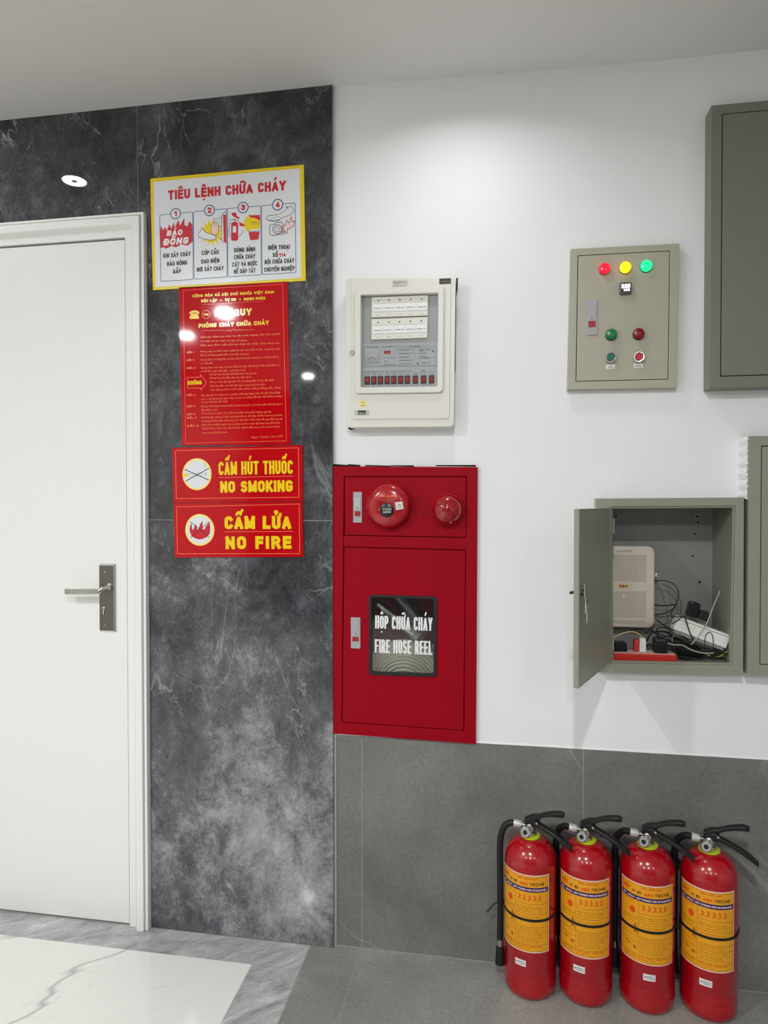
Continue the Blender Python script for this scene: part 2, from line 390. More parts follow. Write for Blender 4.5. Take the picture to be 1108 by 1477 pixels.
GLY = {   # capital letters as centre lines of their strokes: width, strokes
 'A': (.5, [[(0, 0), (.25, 1), (.5, 0)], [(.09, .27), (.41, .27)]]), 'B': (.45, [[(0, 0), (0, 1)], _bowl(.43, .52, 1), _bowl(.45, 0, .52)]),
 'C': (.45, [arc(.23, .77, .22, .23, 20, 180)+arc(.23, .23, .22, .23, 180, 340)]), 'D': (.46, [[(0, 0), (0, 1)], [(0, 1), (.2, 1)]+arc(.2, .7, .26, .3, 90, 0, 5)+arc(.2, .3, .26, .3, 0, -90, 5)+[(0, 0)]]),
 'E': (.4, [[(0, 0), (0, 1)], [(0, 1), (.4, 1)], [(0, .52), (.36, .52)], [(0, 0), (.4, 0)]]), 'F': (.38, [[(0, 0), (0, 1)], [(0, 1), (.38, 1)], [(0, .52), (.34, .52)]]),
 'G': (.47, [arc(.23, .77, .23, .23, 22, 180)+arc(.23, .23, .23, .23, 180, 360)+[(.46, .42)], [(.46, .42), (.31, .42)]]), 'H': (.46, [[(0, 0), (0, 1)], [(.46, 0), (.46, 1)], [(0, .52), (.46, .52)]]),
 'I': (.0, [[(0, 0), (0, 1)]]), 'J': (.32, [[(.32, 1), (.32, .2)]+arc(.16, .2, .16, .2, 0, -180)]), 'K': (.46, [[(0, 0), (0, 1)], [(.45, 1), (.02, .42)], [(.15, .58), (.47, 0)]]),
 'L': (.38, [[(0, 1), (0, 0)], [(0, 0), (.38, 0)]]), 'M': (.62, [[(0, 0), (0, 1)], [(0, 1), (.31, .1)], [(.31, .1), (.62, 1)], [(.62, 1), (.62, 0)]]),
 'N': (.47, [[(0, 0), (0, 1)], [(0, 1), (.47, 0)], [(.47, 0), (.47, 1)]]), 'O': (.46, [_O]), 'P': (.44, [[(0, 0), (0, 1)], _bowl(.44, .43, 1)]),
 'Q': (.46, [_O, [(.27, .2), (.48, -.06)]]), 'R': (.46, [[(0, 0), (0, 1)], _bowl(.44, .47, 1), [(.26, .47), (.46, 0)]]),
 'S': (.43, [arc(.215, .76, .21, .24, 32, 265)+arc(.215, .26, .215, .26, 85, -148)]), 'T': (.46, [[(0, 1), (.46, 1)], [(.23, 1), (.23, 0)]]),
 'U': (.46, [[(0, 1), (0, .23)]+arc(.23, .23, .23, .23, 180, 360)+[(.46, 1)]]), 'V': (.48, [[(0, 1), (.24, 0), (.48, 1)]]), 'W': (.7, [[(0, 1), (.17, 0), (.35, .95), (.53, 0), (.7, 1)]]),
 'X': (.48, [[(0, 0), (.48, 1)], [(0, 1), (.48, 0)]]), 'Y': (.5, [[(0, 1), (.25, .45), (.5, 1)], [(.25, .45), (.25, 0)]]), 'Z': (.44, [[(0, 1), (.44, 1), (0, 0), (.44, 0)]]),
 '0': (.42, [[(.42*x/.46, y) for x, y in _O]]), '1': (.2, [[(0, .8), (.2, 1), (.2, 0)]]), '2': (.42, [arc(.21, .76, .21, .24, 170, -20)+[(0, 0), (.42, 0)]]), '3': (.42, [arc(.2, .76, .2, .24, 160, -80), arc(.2, .27, .22, .27, 80, -160)]),
 '4': (.46, [[(.46, .25), (0, .25), (.32, 1), (.32, 0)]]), '5': (.42, [[(.4, 1), (.04, 1), (.02, .56)]+arc(.2, .32, .22, .32, 110, -150)]), '6': (.42, [arc(.22, .74, .2, .26, 30, 180)+[(0, .26)], [(.42*x/.46, y*.56) for x, y in _O]]),
 '7': (.42, [[(0, 1), (.42, 1), (.14, 0)]]), '8': (.42, [[(.03+.36*x/.46, .5+y*.5) for x, y in _O], [(.42*x/.46, y*.53) for x, y in _O]]), '9': (.42, [[(.42*x/.46, .42+y*.58) for x, y in _O], [(.42, .7), (.42, .26)]+arc(.2, .25, .22, .25, 0, -150)]),
 '-': (.26, [[(0, .45), (.26, .45)]]), '.': (.02, [[(0, 0), (.02, 0)]]), ' ': (.12, []), ',': (.04, [[(.03, .02), (0, -.12)]]), '>': (.3, [[(0, .8), (.3, .5), (0, .2)]])}
MARK = {'\u0302': [[(-.17, 1.12), (0, 1.28), (.17, 1.12)]], '\u0301': [[(-.03, 1.13), (.1, 1.32)]], '\u0300': [[(.03, 1.13), (-.1, 1.32)]], '\u0303': [[(-.18, 1.16), (-.08, 1.24), (.06, 1.16), (.18, 1.25)]],
        '\u0309': [[(-.08, 1.27), (.02, 1.33), (.09, 1.25), (.0, 1.12)]], '\u0323': [[(-.035, -.24), (.035, -.24)]], '\u0306': [[(-.15, 1.27), (-.06, 1.15), (.06, 1.15), (.15, 1.27)]]}
import unicodedata
def sfont(g, s, a, b, h, y, th=.18, slant=0, fmap=None):
    """heavy stroke lettering between baseline points a and b; stroke width th*h"""
    strokes = []; x = 0; gap = .10+th
    for ch in s:
        base = unicodedata.normalize('NFD', ch); c0 = 'D' if ch == 'Đ' else base[0]
        w_, st = GLY.get(c0, GLY['-']); marks = base[1:]
        for p in st: strokes.append([(x+q[0], q[1]) for q in p]+['b'])
        if ch == 'Đ': strokes.append([(x-.12, .5), (x+.17, .5), 'b'])
        acc = [m for m in marks if m != '\u031b']; stacked = len([m for m in acc if m in MARK and m != '\u0323']) > 1
        for m in acc:
            if m not in MARK: continue
            dx, dy = x+w_/2, .03
            if stacked and m in '\u0301\u0300\u0309\u0303': dx += .22; dy = .12
            for p in MARK[m]: strokes.append([(dx+q[0], q[1]+(dy if m != '\u0323' else 0)) for q in p]+['m'])
        if '\u031b' in marks: strokes.append([(x+w_, .93), (x+w_+.12, .97), (x+w_+.13, 1.12)]+['m'])
        x += w_+gap
    W_ = x-gap+th; a = Vector(a); b = Vector(b); d = b-a; up = Vector((-d.y, d.x)).normalized(); L = d.length; d.normalize(); k = L/W_; wb = min(th*k, .27*h); hv = wb/h; idx = 0
    for si, p in enumerate(strokes):
        wd = wb
        if p[-1] == 'm': p = p[:-1]; wd *= .72
        elif p[-1] == 'b': p = [(q[0], hv/2+q[1]*(1-hv)) for q in p[:-1]]
        q = [a+d*((px+th/2)*k+slant*pz*h)+up*pz*h for px, pz in p]; n = len(q)
        for i in range(n-1):
            v = q[i+1]-q[i]
            if v.length < 1e-8: continue
            v.normalize(); nn_ = Vector((-v.y, v.x))*wd/2
            e0 = v*wd*(.5 if i == 0 else .22); e1 = v*wd*(.5 if i == n-2 else .22)
            c = [q[i]-e0-nn_, q[i+1]+e1-nn_, q[i+1]+e1+nn_, q[i]-e0+nn_]
            e = (si % 6)*5e-5+(4.4e-5 if i == n-2 else (i % 5)*.8e-5)
            g.add([(c_.x, y-e, c_.y) if fmap is None else tuple(Vector(fmap(c_.x, c_.y))+Vector((fmap(c_.x, 0)[0], fmap(c_.x, 0)[1], 0)).normalized()*e) for c_ in c], [(0, 1, 2, 3)])
    return g
def tobj(name, g, mat, parent, **kw):
    """lettering mesh: face front"""
    org = origin_of(parent); me = bpy.data.meshes.new(name)
    me.from_pydata([Vector(v)-org for v in g.v], [], g.f)
    return link(name, me, MT[mat], parent, **{'kind': 'stuff', **kw})
def struct(name, g, mat, **kw):
    o = obj(name, g, mat, **kw); o['kind'] = 'structure'; return o
# ================================================================== THE SETTING
RX0, RX1, RY0 = -2.9, 2.4, -5.6
DY = .012                                   # face of the grey wall tiles
MX = -.483                                  # right edge of the dark marble
DOORX0, DOORX1, DOORZ = -2.045, -1.149, 2.163
CASX = -1.074
# holes in the white wall for the recessed cabinets
RH = (-.462, -.070, .668, 1.432)            # fire cabinet
OH = (.284, .628, .893, 1.342)              # open cabinet
g = G(); T = .24
def slab(x0, x1, z0, z1, y0=WY, y1=T): g.box(x0, x1, y0, y1, z0, z1)
slab(MX, RH[0], .64, 2.66); slab(RH[0], RH[1], RH[3], 2.66); slab(RH[0], RH[1], .64, RH[2])
slab(RH[1], OH[0], .64, 2.66); slab(OH[0], OH[1], OH[3], 2.66); slab(OH[0], OH[1], .64, OH[2]); slab(OH[1], RX1, .64, 2.66)
slab(MX, RX1, -.06, .64, .022)              # backing of the dado
slab(RX0, DOORX0-.003, -.06, 2.66, .014); slab(DOORX1+.003, MX, -.06, 2.66, .014); slab(DOORX0-.003, DOORX1+.003, DOORZ+.003, 2.66, .014)
slab(DOORX0-.003, DOORX1+.003, -.06, DOORZ+.003, .06)
wall = struct('wall_front', g, 'plaster')
# rough plaster bead above the dado
g = G(); xs = [MX+(RX1-MX)*k/60 for k in range(61)]
loops = []
for k, x in enumerate(xs):
    j = random.uniform(-.0009, .0009); loops.append([(x, WY-.0016+j*.4, .6412), (x, WY+.002, .6405), (x, WY+.002, .650+j), (x, WY-.0006, .646+j)])
obj('plaster_bead', g.loft(loops), 'plaster', wall)
# dado tiles
g = G().box(MX+.001, RX1, DY+.0006, .0225, 0, .639); obj('grout', g, 'grout_light', wall)
jx = [MX+.008, -.398, .243, .842, 1.45, 2.05, RX1]
for a, b in zip(jx[:-1], jx[1:]):
    obj('stone_tile', G().box(a+.0009, b-.0009, DY, .0222, .003, .641), 'dado', wall)
obj('tile_edge_trim', G().box(MX+.0005, MX+.0078, DY-.004, .022, .0, .655), 'grout_light', wall)
# marble slabs
for x0, x1, z0, z1 in ((CASX+.001, MX, .0012, 1.2865), (CASX+.001, MX, 1.2885, CEIL+.006), (-1.1035, CASX, 2.236, CEIL+.006),
                       (-2.30, -1.1055, 2.236, CEIL+.006), (-2.88, -2.302, 1.2885, CEIL+.006), (-2.88, -2.125, .0012, 1.2865), (-2.300, -2.125, 1.2885, 2.2359)):
    obj('marble_slab', G().box(x0, x1, 0, .016, z0, z1), 'marble', wall, bevel=.0006)
g = G().box(-2.88, MX-.001, .0015, .0155, 2.24, CEIL+.005).box(CASX+.002, MX-.001, .0015, .0155, .004, 2.3)
obj('joint_filler', g, 'grout_light', wall)
# side and back walls, ceiling
struct('wall_left', G().box(RX0-.15, RX0, RY0, .1, -.06, 2.7), 'far_wall')
struct('wall_right', G().box(RX1, RX1+.15, RY0, .1, -.06, 2.7), 'far_wall')
struct('wall_back', G().box(RX0, RX1, RY0-.15, RY0, -.06, 2.7), 'dark_glazing')
g = G(); xs = [RX0, -1.2, -.49, -.2, .12, .36, .6, RX1]; zs = [CEIL, CEIL, CEIL+.002, CEIL-.003, CEIL-.012, CEIL-.018, CEIL-.018, CEIL-.018]
loops = [[(x, .2, z), (x, RY0, CEIL), (x, RY0, CEIL+.2), (x, .2, CEIL+.2)] for x, z in zip(xs, zs)]
ceil = struct('ceiling', g.loft(loops), 'ceiling', smooth=True)
# floor
floor = struct('floor', G().box(RX0, RX1, RY0, .02, -.12, -.0006), 'grout')
for a, b in ((-2.88, -1.9), (-1.898, -.7)):
    for c, d in ((-.109, -1.3), (-1.302, -2.5), (-2.502, -3.7), (-3.702, -5.58)):
        obj('white_marble_tile', G().box(a, b, d, c, -.012, 0), 'white_floor', floor)
for a, b in ((-2.88, -1.75), (-1.7492, -.556)):
    obj('border_tile', G().box(a, b, -.108, .0585 if False else -.0001, -.012, 0), 'border', floor)
for c, d in ((-.1105, -1.3), (-1.302, -2.5), (-2.502, -3.7), (-3.702, -5.58)):
    obj('border_tile', G().box(-.699, -.556, d, c, -.012, 0), 'border', floor)
fx = [-.5545, -.402, .216, .82, 1.42, 2.02, RX1-.01]
for a, b in zip(fx[:-1], fx[1:]):
    for c, d in ((.0115, -1.2), (-1.2, -2.4), (-2.4, -3.6), (-3.6, -5.58)):
        obj('grey_stone_tile', G().box(a+.0012, b-.0012, d+.0012, c-.0005, -.012, 0), 'grey_floor', floor)
# ------------------------------------------------------------------ door
door = bpy.data.objects.new('door_1', None); C.objects.link(door); door.location = (-1.597, .02, 0); door['kind'] = 'structure'
obj('door_leaf', G().box(DOORX0+.001, DOORX1-.0, .0, .04, .005, DOORZ), 'door', door, bevel=.0015)
def casing_profile(o):      # (offset from opening edge, y)
    return [(.0050, .012), (.0050, -.006), (.027, -.007), (.030, -.012), (.037, -.022), (.040, -.024), (.0615, -.024), (.0625, -.010), (.0655, -.010), (.066, -.018), (.0735, -.018), (.074, -.016), (.074, .0)]
prof = casing_profile(0)
def sweep(path):            # path: list of (x, z, dx, dz) corner points and outward mitre
    loops = []
    for x, z, dx, dz in path:
        loops.append([(x+dx*o, y, z+dz*o) for o, y in prof]+[(x+dx*.074, .013, z+dz*.074)])
    return G().loft(loops)
X0, X1, ZT = DOORX0-.0, DOORX1, DOORZ
cas = obj('door_casing', sweep([(X1, .0005, 1, 0), (X1, ZT, 1, 1), (X0, ZT, -1, 1), (X0, .0005, -1, 0)]), 'casing', door, bevel=.0006)
obj('shadow_gap', G().box(X1-.0005, X1+.0052, .0125, .05, .003, ZT+.003).box(X0, X1, .0125, .05, ZT, ZT+.0052), 'void', door)
# handle
cp = Crop(70, 780, 6.518, -.006)
hd = bpy.data.objects.new('door_handle', None); C.objects.link(hd); hd.parent = door
tl, br = cp(478, 217), cp(630, 860)
hp = G()
x0, x1, z1, z0 = tl[0], br[0], tl[1], br[1]
hp.loft([[(x0, 0, z0), (x1, 0, z0), (x1, 0, z1), (x0, 0, z1)], [(x0, -.003, z0), (x1, -.003, z0), (x1, -.003, z1), (x0, -.003, z1)],
         [(x0+.001, -.0085, z0+.004), (x1-.0045, -.0085, z0+.004), (x1-.0045, -.0085, z1-.004), (x0+.001, -.0085, z1-.004)]])
obj('handle_plate', hp, 'chrome', hd, bevel=.0003)
obj('plate_face', G().box(x0+.0012, x1-.0055, -.0092, -.0080, z0+.005, z1-.005), 'dark_steel', hd)
for zx, zy, r in ((537, 290, .0028), (538, 788, .0026)):
    p = cp(zx, zy); obj('screw', G().lathe([(r, 0), (r, -.0), (r*.8, .0016), (0, .0022)], (p[0], -.009, p[1]), (0, -1, 0), 14), 'chrome', hd, smooth=True)
p = cp(525, 635); q = cp(530, 690)
obj('keyhole_cylinder', G().lathe([(.0056, 0), (.0056, .003), (.004, .0042), (0, .0042)], (p[0], -.009, p[1]), (0, -1, 0), 18).box(p[0]-.0028, p[0]+.0028, -.0118, -.009, q[1], p[1]), 'steel', hd, smooth=True)
obj('key_slot', G().box(p[0]-.0006, p[0]+.0006, -.0136, -.013, p[1]-.0034, p[1]+.003), 'void', hd)
a = cp(560, 432, -.015); e = cp(480, 478, -.05); l = cp(140, 478, -.052)
obj('lever_rose', G().lathe([(.010, 0), (.010, .005), (.008, .007), (0, .007)], (a[0], -.009, a[1]), (0, -1, 0), 20), 'chrome', hd, smooth=True)
obj('lever', G().tube([(a[0], -.012, a[1]), (a[0], -.030, a[1]-.001), (a[0]-.004, -.042, a[1]-.003), (a[0]-.014, -.049, e[1]+.001)], .0068, 14)
    .loft([[(x, y0, z-hh), (x, y0-.007, z-hh), (x, y0-.007, z+hh), (x, y0, z+hh)] for x, y0, z, hh in
           ((a[0]-.006, -.043, e[1]+.001, .0076), (a[0]-.02, -.046, e[1], .0082), (l[0]+.02, -.047, l[1], .0082), (l[0]+.006, -.045, l[1], .0082), (l[0], -.040, l[1], .0078))]), 'steel', hd, smooth=True, bevel=.0008)
# ================================================================== CEILING LIGHTS
for x, y, wt, lab in LAMPS:
    t = thing('ceiling_light', (x, y, CEIL), lab, 'light')
    obj('trim', G().lathe([(.043, 0), (.052, -.001), (.056, .004), (.056, .012), (.043, .012)], (x, y, CEIL-.006), n=36), 'lens_trim', t, smooth=True)
    obj('diffuser', G().lathe([(.0, 0), (.043, .0), (.043, .005), (0, .005)], (x, y, CEIL-.004), n=32), 'lens', t, smooth=True)
    obj('centre_cap', G().lathe([(.0, 0), (.011, .0), (.012, .003), (0, .003)], (x, y, CEIL-.0085), n=20), 'lens_mid', t, smooth=True)
    ld = bpy.data.lights.new('downlight', 'AREA'); ld.shape = 'DISK'; ld.size = .085; ld.energy = wt; ld.spread = math.radians(146 if y > -1 and x > -1 else 180); ld.color = (.995, 1, 1)
    lo = bpy.data.objects.new('downlight', ld); C.objects.link(lo); lo.location = (0, 0, -.0065); lo.parent = t
# ================================================================== SIGNS ON THE MARBLE
def board(name, cr, tl, tr, br, bl, mat, label, cat, y0, y1=-.0003):
    c = [cr(*p) for p in (tl, tr, br, bl)]
    t = thing(name, ((c[2][0]+c[3][0])/2, 0, (c[2][1]+c[3][1])/2), label, cat)
    obj('board', G().prism([c[3], c[2], c[1], c[0]], y0, y1), mat, t)
    return t
def quadf(tl, tr, br, bl):
    tl, tr, br, bl = map(Vector, (tl, tr, br, bl))
    return lambda u, v: tuple(tl*(1-u)*(1-v)+tr*u*(1-v)+br*u*v+bl*(1-u)*v)
def hgt(cr, h): return h/cr.s*(CAM_D+cr.y)/FOCAL*1.0
# ---- yellow-edged instruction poster
Y0 = -.0032
P1 = Crop(200, 230, 4.2615, Y0)
t = board('instruction_sign', P1, (72, 118), (1015, 32), (1027, 745), (88, 803), 'sign_yellow', 'yellow-edged white fire instruction sign with four picture panels on the dark marble', 'sign', Y0)
obj('white_field', G().prism([P1(*p) for p in ((92, 138), (990, 55), (1001, 728), (104, 785))], Y0-.0004, Y0), 'paper', t)
YP = Y0-.0007
def T(g, cr, s, x0, y0, x1, y1, h, bold=.02, y=None, res=2, slant=0, th=None):
    return text(g, s, cr(x0, y0), cr(x1, y1), hgt(cr, h)*1.03, YP if y is None else y, bold, res, slant, None, th)
g = G(); T(g, P1, 'TIÊU LỆNH CHỮA CHÁY', 182, 250, 906, 190, 60, .035, res=4)
for s, x, y in (('1', 228, 334), ('2', 436, 314), ('3', 643, 296), ('4', 855, 279)):
    T(g, P1, s, x-(9 if s == '1' else 14), y+18, x+(9 if s == '1' else 14), y+17, 36, .04, y=YP-.0004)
T(g, P1, '114', 864, 600, 905, 597, 24, .02)
tobj('red_lettering', g, 'print_red', t)
g = G()
for s, x0, y0, x1, y1 in (('KHI XẢY CHÁY', 152, 606, 320, 593), ('BÁO ĐỘNG', 175, 656, 300, 647), ('GẤP', 212, 703, 262, 699),
                          ('CÚP CẦU', 388, 589, 493, 582), ('DAO ĐIỆN', 385, 641, 497, 634), ('NƠI XẢY CHÁY', 358, 691, 524, 681),
                          ('DÙNG BÌNH', 587, 572, 717, 565), ('CHỮA CHÁY', 587, 615, 718, 608), ('CÁT VÀ NƯỚC', 576, 660, 730, 652), ('ĐỂ DẬP TẮT', 587, 703, 720, 696),
                          ('ĐIỆN THOẠI', 797, 557, 930, 550), ('SỐ', 824, 602, 857, 600), ('ĐỘI CHỮA CHÁY', 776, 645, 957, 635), ('CHUYÊN NGHIỆP', 772, 692, 960, 682)):
    T(g, P1, s, x0, y0, x1, y1, 27, .03)
tobj('black_lettering', g, 'print_black', t)
g = G(); gw = G()
for q, cc in ((((130, 342), (333, 323), (336, 738), (137, 750)), (228, 334)), (((337, 322), (541, 303), (545, 722), (342, 736)), (436, 314)),
              (((546, 302), (750, 286), (755, 708), (550, 722)), (643, 296)), (((756, 285), (963, 268), (968, 695), (760, 708)), (855, 279))):
    c = [P1(*p) for p in q]; o = rquad(*c, .0045, 3); stroke(g, o, .0017, YP, YP+.0003, True)
    z = P1(*cc); r = hgt(P1, 37)
    g.prism(circ(*z, r, 28), YP-.0001, YP+.0002); gw.prism(circ(*z, r*.82, 28), YP-.0003, YP)
obj('panel_outline', g, 'print_blue', t, kind='stuff'); obj('number_disc', gw, 'paper', t, kind='stuff')
def flame(cr, pts, y=YP): return G().prism([cr(*p) for p in pts], y, y+.0004)
fl = [(136, 545), (133, 470), (135, 408), (152, 436), (165, 412), (172, 440), (190, 398), (200, 428), (216, 388), (222, 420), (245, 372), (255, 408), (282, 358), (282, 402), (300, 412), (312, 380), (330, 400), (333, 460), (333, 505), (300, 530), (262, 522), (232, 540), (200, 535), (170, 548), (150, 540)]
obj('flame_print', flame(P1, fl), 'print_red', t)
g = G(); T(g, P1, 'BÁO', 172, 472, 268, 464, 34, .03, YP-.0003, slant=.2); T(g, P1, 'ĐỘNG', 152, 530, 305, 518, 42, .035, YP-.0003, slant=.2)
tobj('white_lettering', g, 'white', t)
# picture panel 2: sleeve and hand at a switch box, yellow burst
def burst(cx, cy, r0, r1, n):
    return [(cx+(r1 if k % 2 else r0)*math.cos(PI*k/n), cy+(r1 if k % 2 else r0)*math.sin(PI*k/n)*1.05) for k in range(2*n)]
obj('burst_print', G().prism([P1(*p) for p in burst(452, 450, 50, 82, 15)], YP+.0001, YP+.0004), 'sign_yellow', t)
gl = G(); gf = G(); gr = G(); gs = G(); gy = G()
def poly(g_, cr, pts, dy=0): g_.prism([cr(*p) for p in pts], YP-dy, YP-dy+.0003)
def line(g_, cr, pts, wd=.0009, dy=.0002, closed=False): stroke(g_, [cr(*p) for p in pts], wd*1.3, YP-dy, YP-dy+.0003, closed)
hand2 = [(368, 458), (392, 425), (412, 448), (452, 462), (478, 470), (475, 492), (440, 497), (398, 488), (372, 478)]
poly(gf, P1, hand2, .0003); line(gl, P1, hand2, .001, .0005, True)
fist = [(446, 440), (450, 405), (470, 385), (492, 400), (492, 440), (478, 465), (458, 462)]
poly(gs, P1, fist, .0005); line(gl, P1, fist, .0007, .0007, True)
box2 = [(462, 368), (512, 358), (512, 412), (466, 410)]
poly(gf, P1, box2, .0003); line(gl, P1, box2, .0007, .0005, True)
for k in range(3): line(gl, P1, [(472+12*k, 370), (468+12*k, 388), (476+12*k, 400)], .0005, .0006)
poly(gf, P1, [(508, 352), (538, 340), (540, 515), (512, 500)], .0003); poly(gr, P1, [(520, 345), (538, 338), (540, 516), (524, 506)], .0005)
line(gl, P1, [(510, 350), (512, 500)], .0008, .0005); line(gl, P1, [(500, 478), (522, 512)], .001, .0006); line(gl, P1, [(512, 350), (530, 322)], .0014, .0006)
# panel 3: extinguisher, jet and bucket
poly(gr, P1, [(570, 395), (578, 386), (604, 385), (612, 394), (612, 492), (604, 500), (576, 500), (569, 493)], .0003)
poly(gr, P1, [(570, 330), (598, 326), (604, 348), (622, 358), (616, 368), (596, 358), (578, 348)], .0003)
line(gl, P1, [(562, 372), (590, 368), (615, 380)], .0012); line(gl, P1, [(590, 368), (590, 386)], .0014); line(gl, P1, [(565, 380), (556, 430), (558, 470), (572, 478)], .0009)
line(gl, P1, [(612, 478), (632, 462), (642, 436)], .0009); poly(gf, P1, [(580, 412), (600, 411), (600, 450), (580, 451)], .0005)
obj('jet_print', G().prism([P1(*p) for p in burst(700, 398, 46, 62, 12)], YP+.0001, YP+.0004), 'sign_yellow', t)
poly(gr, P1, [(618, 385), (660, 405), (640, 412), (622, 408)], .0003)
poly(gr, P1, [(672, 345), (745, 342), (748, 378), (720, 362), (694, 358)], .0002)
poly(gr, P1, [(676, 442), (745, 436), (737, 492), (686, 497)], .0003)
poly(gf, P1, [(680, 438), (690, 430), (712, 432), (735, 426), (742, 438), (742, 444), (680, 447)], .0005); line(gl, P1, [(676, 440), (700, 446), (745, 438)], .0009, .0007)
for k in range(4): line(gl, P1, [(690+12*k, 384+5*(k % 2)), (702+12*k, 392-5*(k % 2)), (708+12*k, 404)], .0006)
# panel 4: hand on a dial telephone
hand4 = [(790, 372), (786, 358), (800, 345), (850, 342), (880, 330), (920, 300), (905, 292), (945, 290), (955, 322), (925, 345), (885, 358), (860, 372), (830, 376)]
poly(gf, P1, hand4, .0001); line(gl, P1, hand4, .0009, .0004, True); line(gl, P1, [(815, 362), (868, 352)], .0006, .0005); line(gl, P1, [(800, 378), (838, 382), (866, 374)], .0008)
phone = [(806, 412), (812, 402), (838, 398), (846, 388), (880, 386), (888, 398), (898, 458), (826, 468), (808, 460)]
line(gl, P1, phone, .0011, .0004, True)
stroke(gl, [P1(*p) for p in circ(853, 430, 28, 18)], .0016, YP-.0003, YP, True)
for k in range(9): line(gl, P1, [(853+10*math.cos(k*.7), 430+10*math.sin(k*.7)), (853+22*math.cos(k*.7), 430+22*math.sin(k*.7))], .0009)
star = [(880, 412), (905, 402), (910, 375), (925, 392), (940, 352), (944, 385), (960, 378), (955, 405), (940, 418), (915, 432), (912, 455), (898, 440), (878, 452), (886, 430)]
line(gr, P1, star, .0012, .0006, True); poly(gs, P1, [(900, 415), (925, 400), (945, 395), (935, 415), (908, 430)], .0004)
obj('picture_white', gf, 'paper', t, kind='stuff'); obj('picture_skin', gs, 'label_pink', t, kind='stuff'); obj('picture_red', gr, 'print_red', t, kind='stuff'); obj('picture_black_line', gl, 'print_black', t, kind='stuff')
# ---- red rules poster
P2 = Crop(240, 400, 5.036, Y0)
t = board('rules_sign', P2, (92, 74), (881, 30), (903, 1216), (112, 1222), 'sign_red', 'tall glossy red rules sign with small print below the yellow-edged sign', 'sign', Y0)
gy, go, gd = G(), G(), G()
fr = [P2(*p) for p in ((123, 94), (845, 50), (873, 1188), (141, 1205))]
stroke(go, fr, .0011, YP, YP+.0003, True)
T(gy, P2, 'CỘNG HÒA XÃ HỘI CHỦ NGHĨA VIỆT NAM', 190, 146, 782, 116, 19, .015); T(gy, P2, 'ĐỘC LẬP  -  TỰ DO  -  HẠNH PHÚC', 255, 182, 720, 162, 20, .015)
for k in range(22): a = k/22; line(go, P2, [(265+445*a, 198-24*a), (265+445*(a+.028), 198-24*(a+.028))], .0006, 0)
T(gy, P2, 'NỘI', 352, 287, 458, 282, 50, .05, res=3); T(gy, P2, 'QUY', 492, 281, 622, 275, 50, .05, res=3)
T(gy, P2, 'PHÒNG CHÁY CHỮA CHÁY', 235, 368, 746, 344, 30, .012)
stroke(go, [P2(*p) for p in circ(289, 270, 30, 22)], .0012, YP, YP+.0003, True); T(gy, P2, '114', 270, 279, 308, 278, 17, .02)
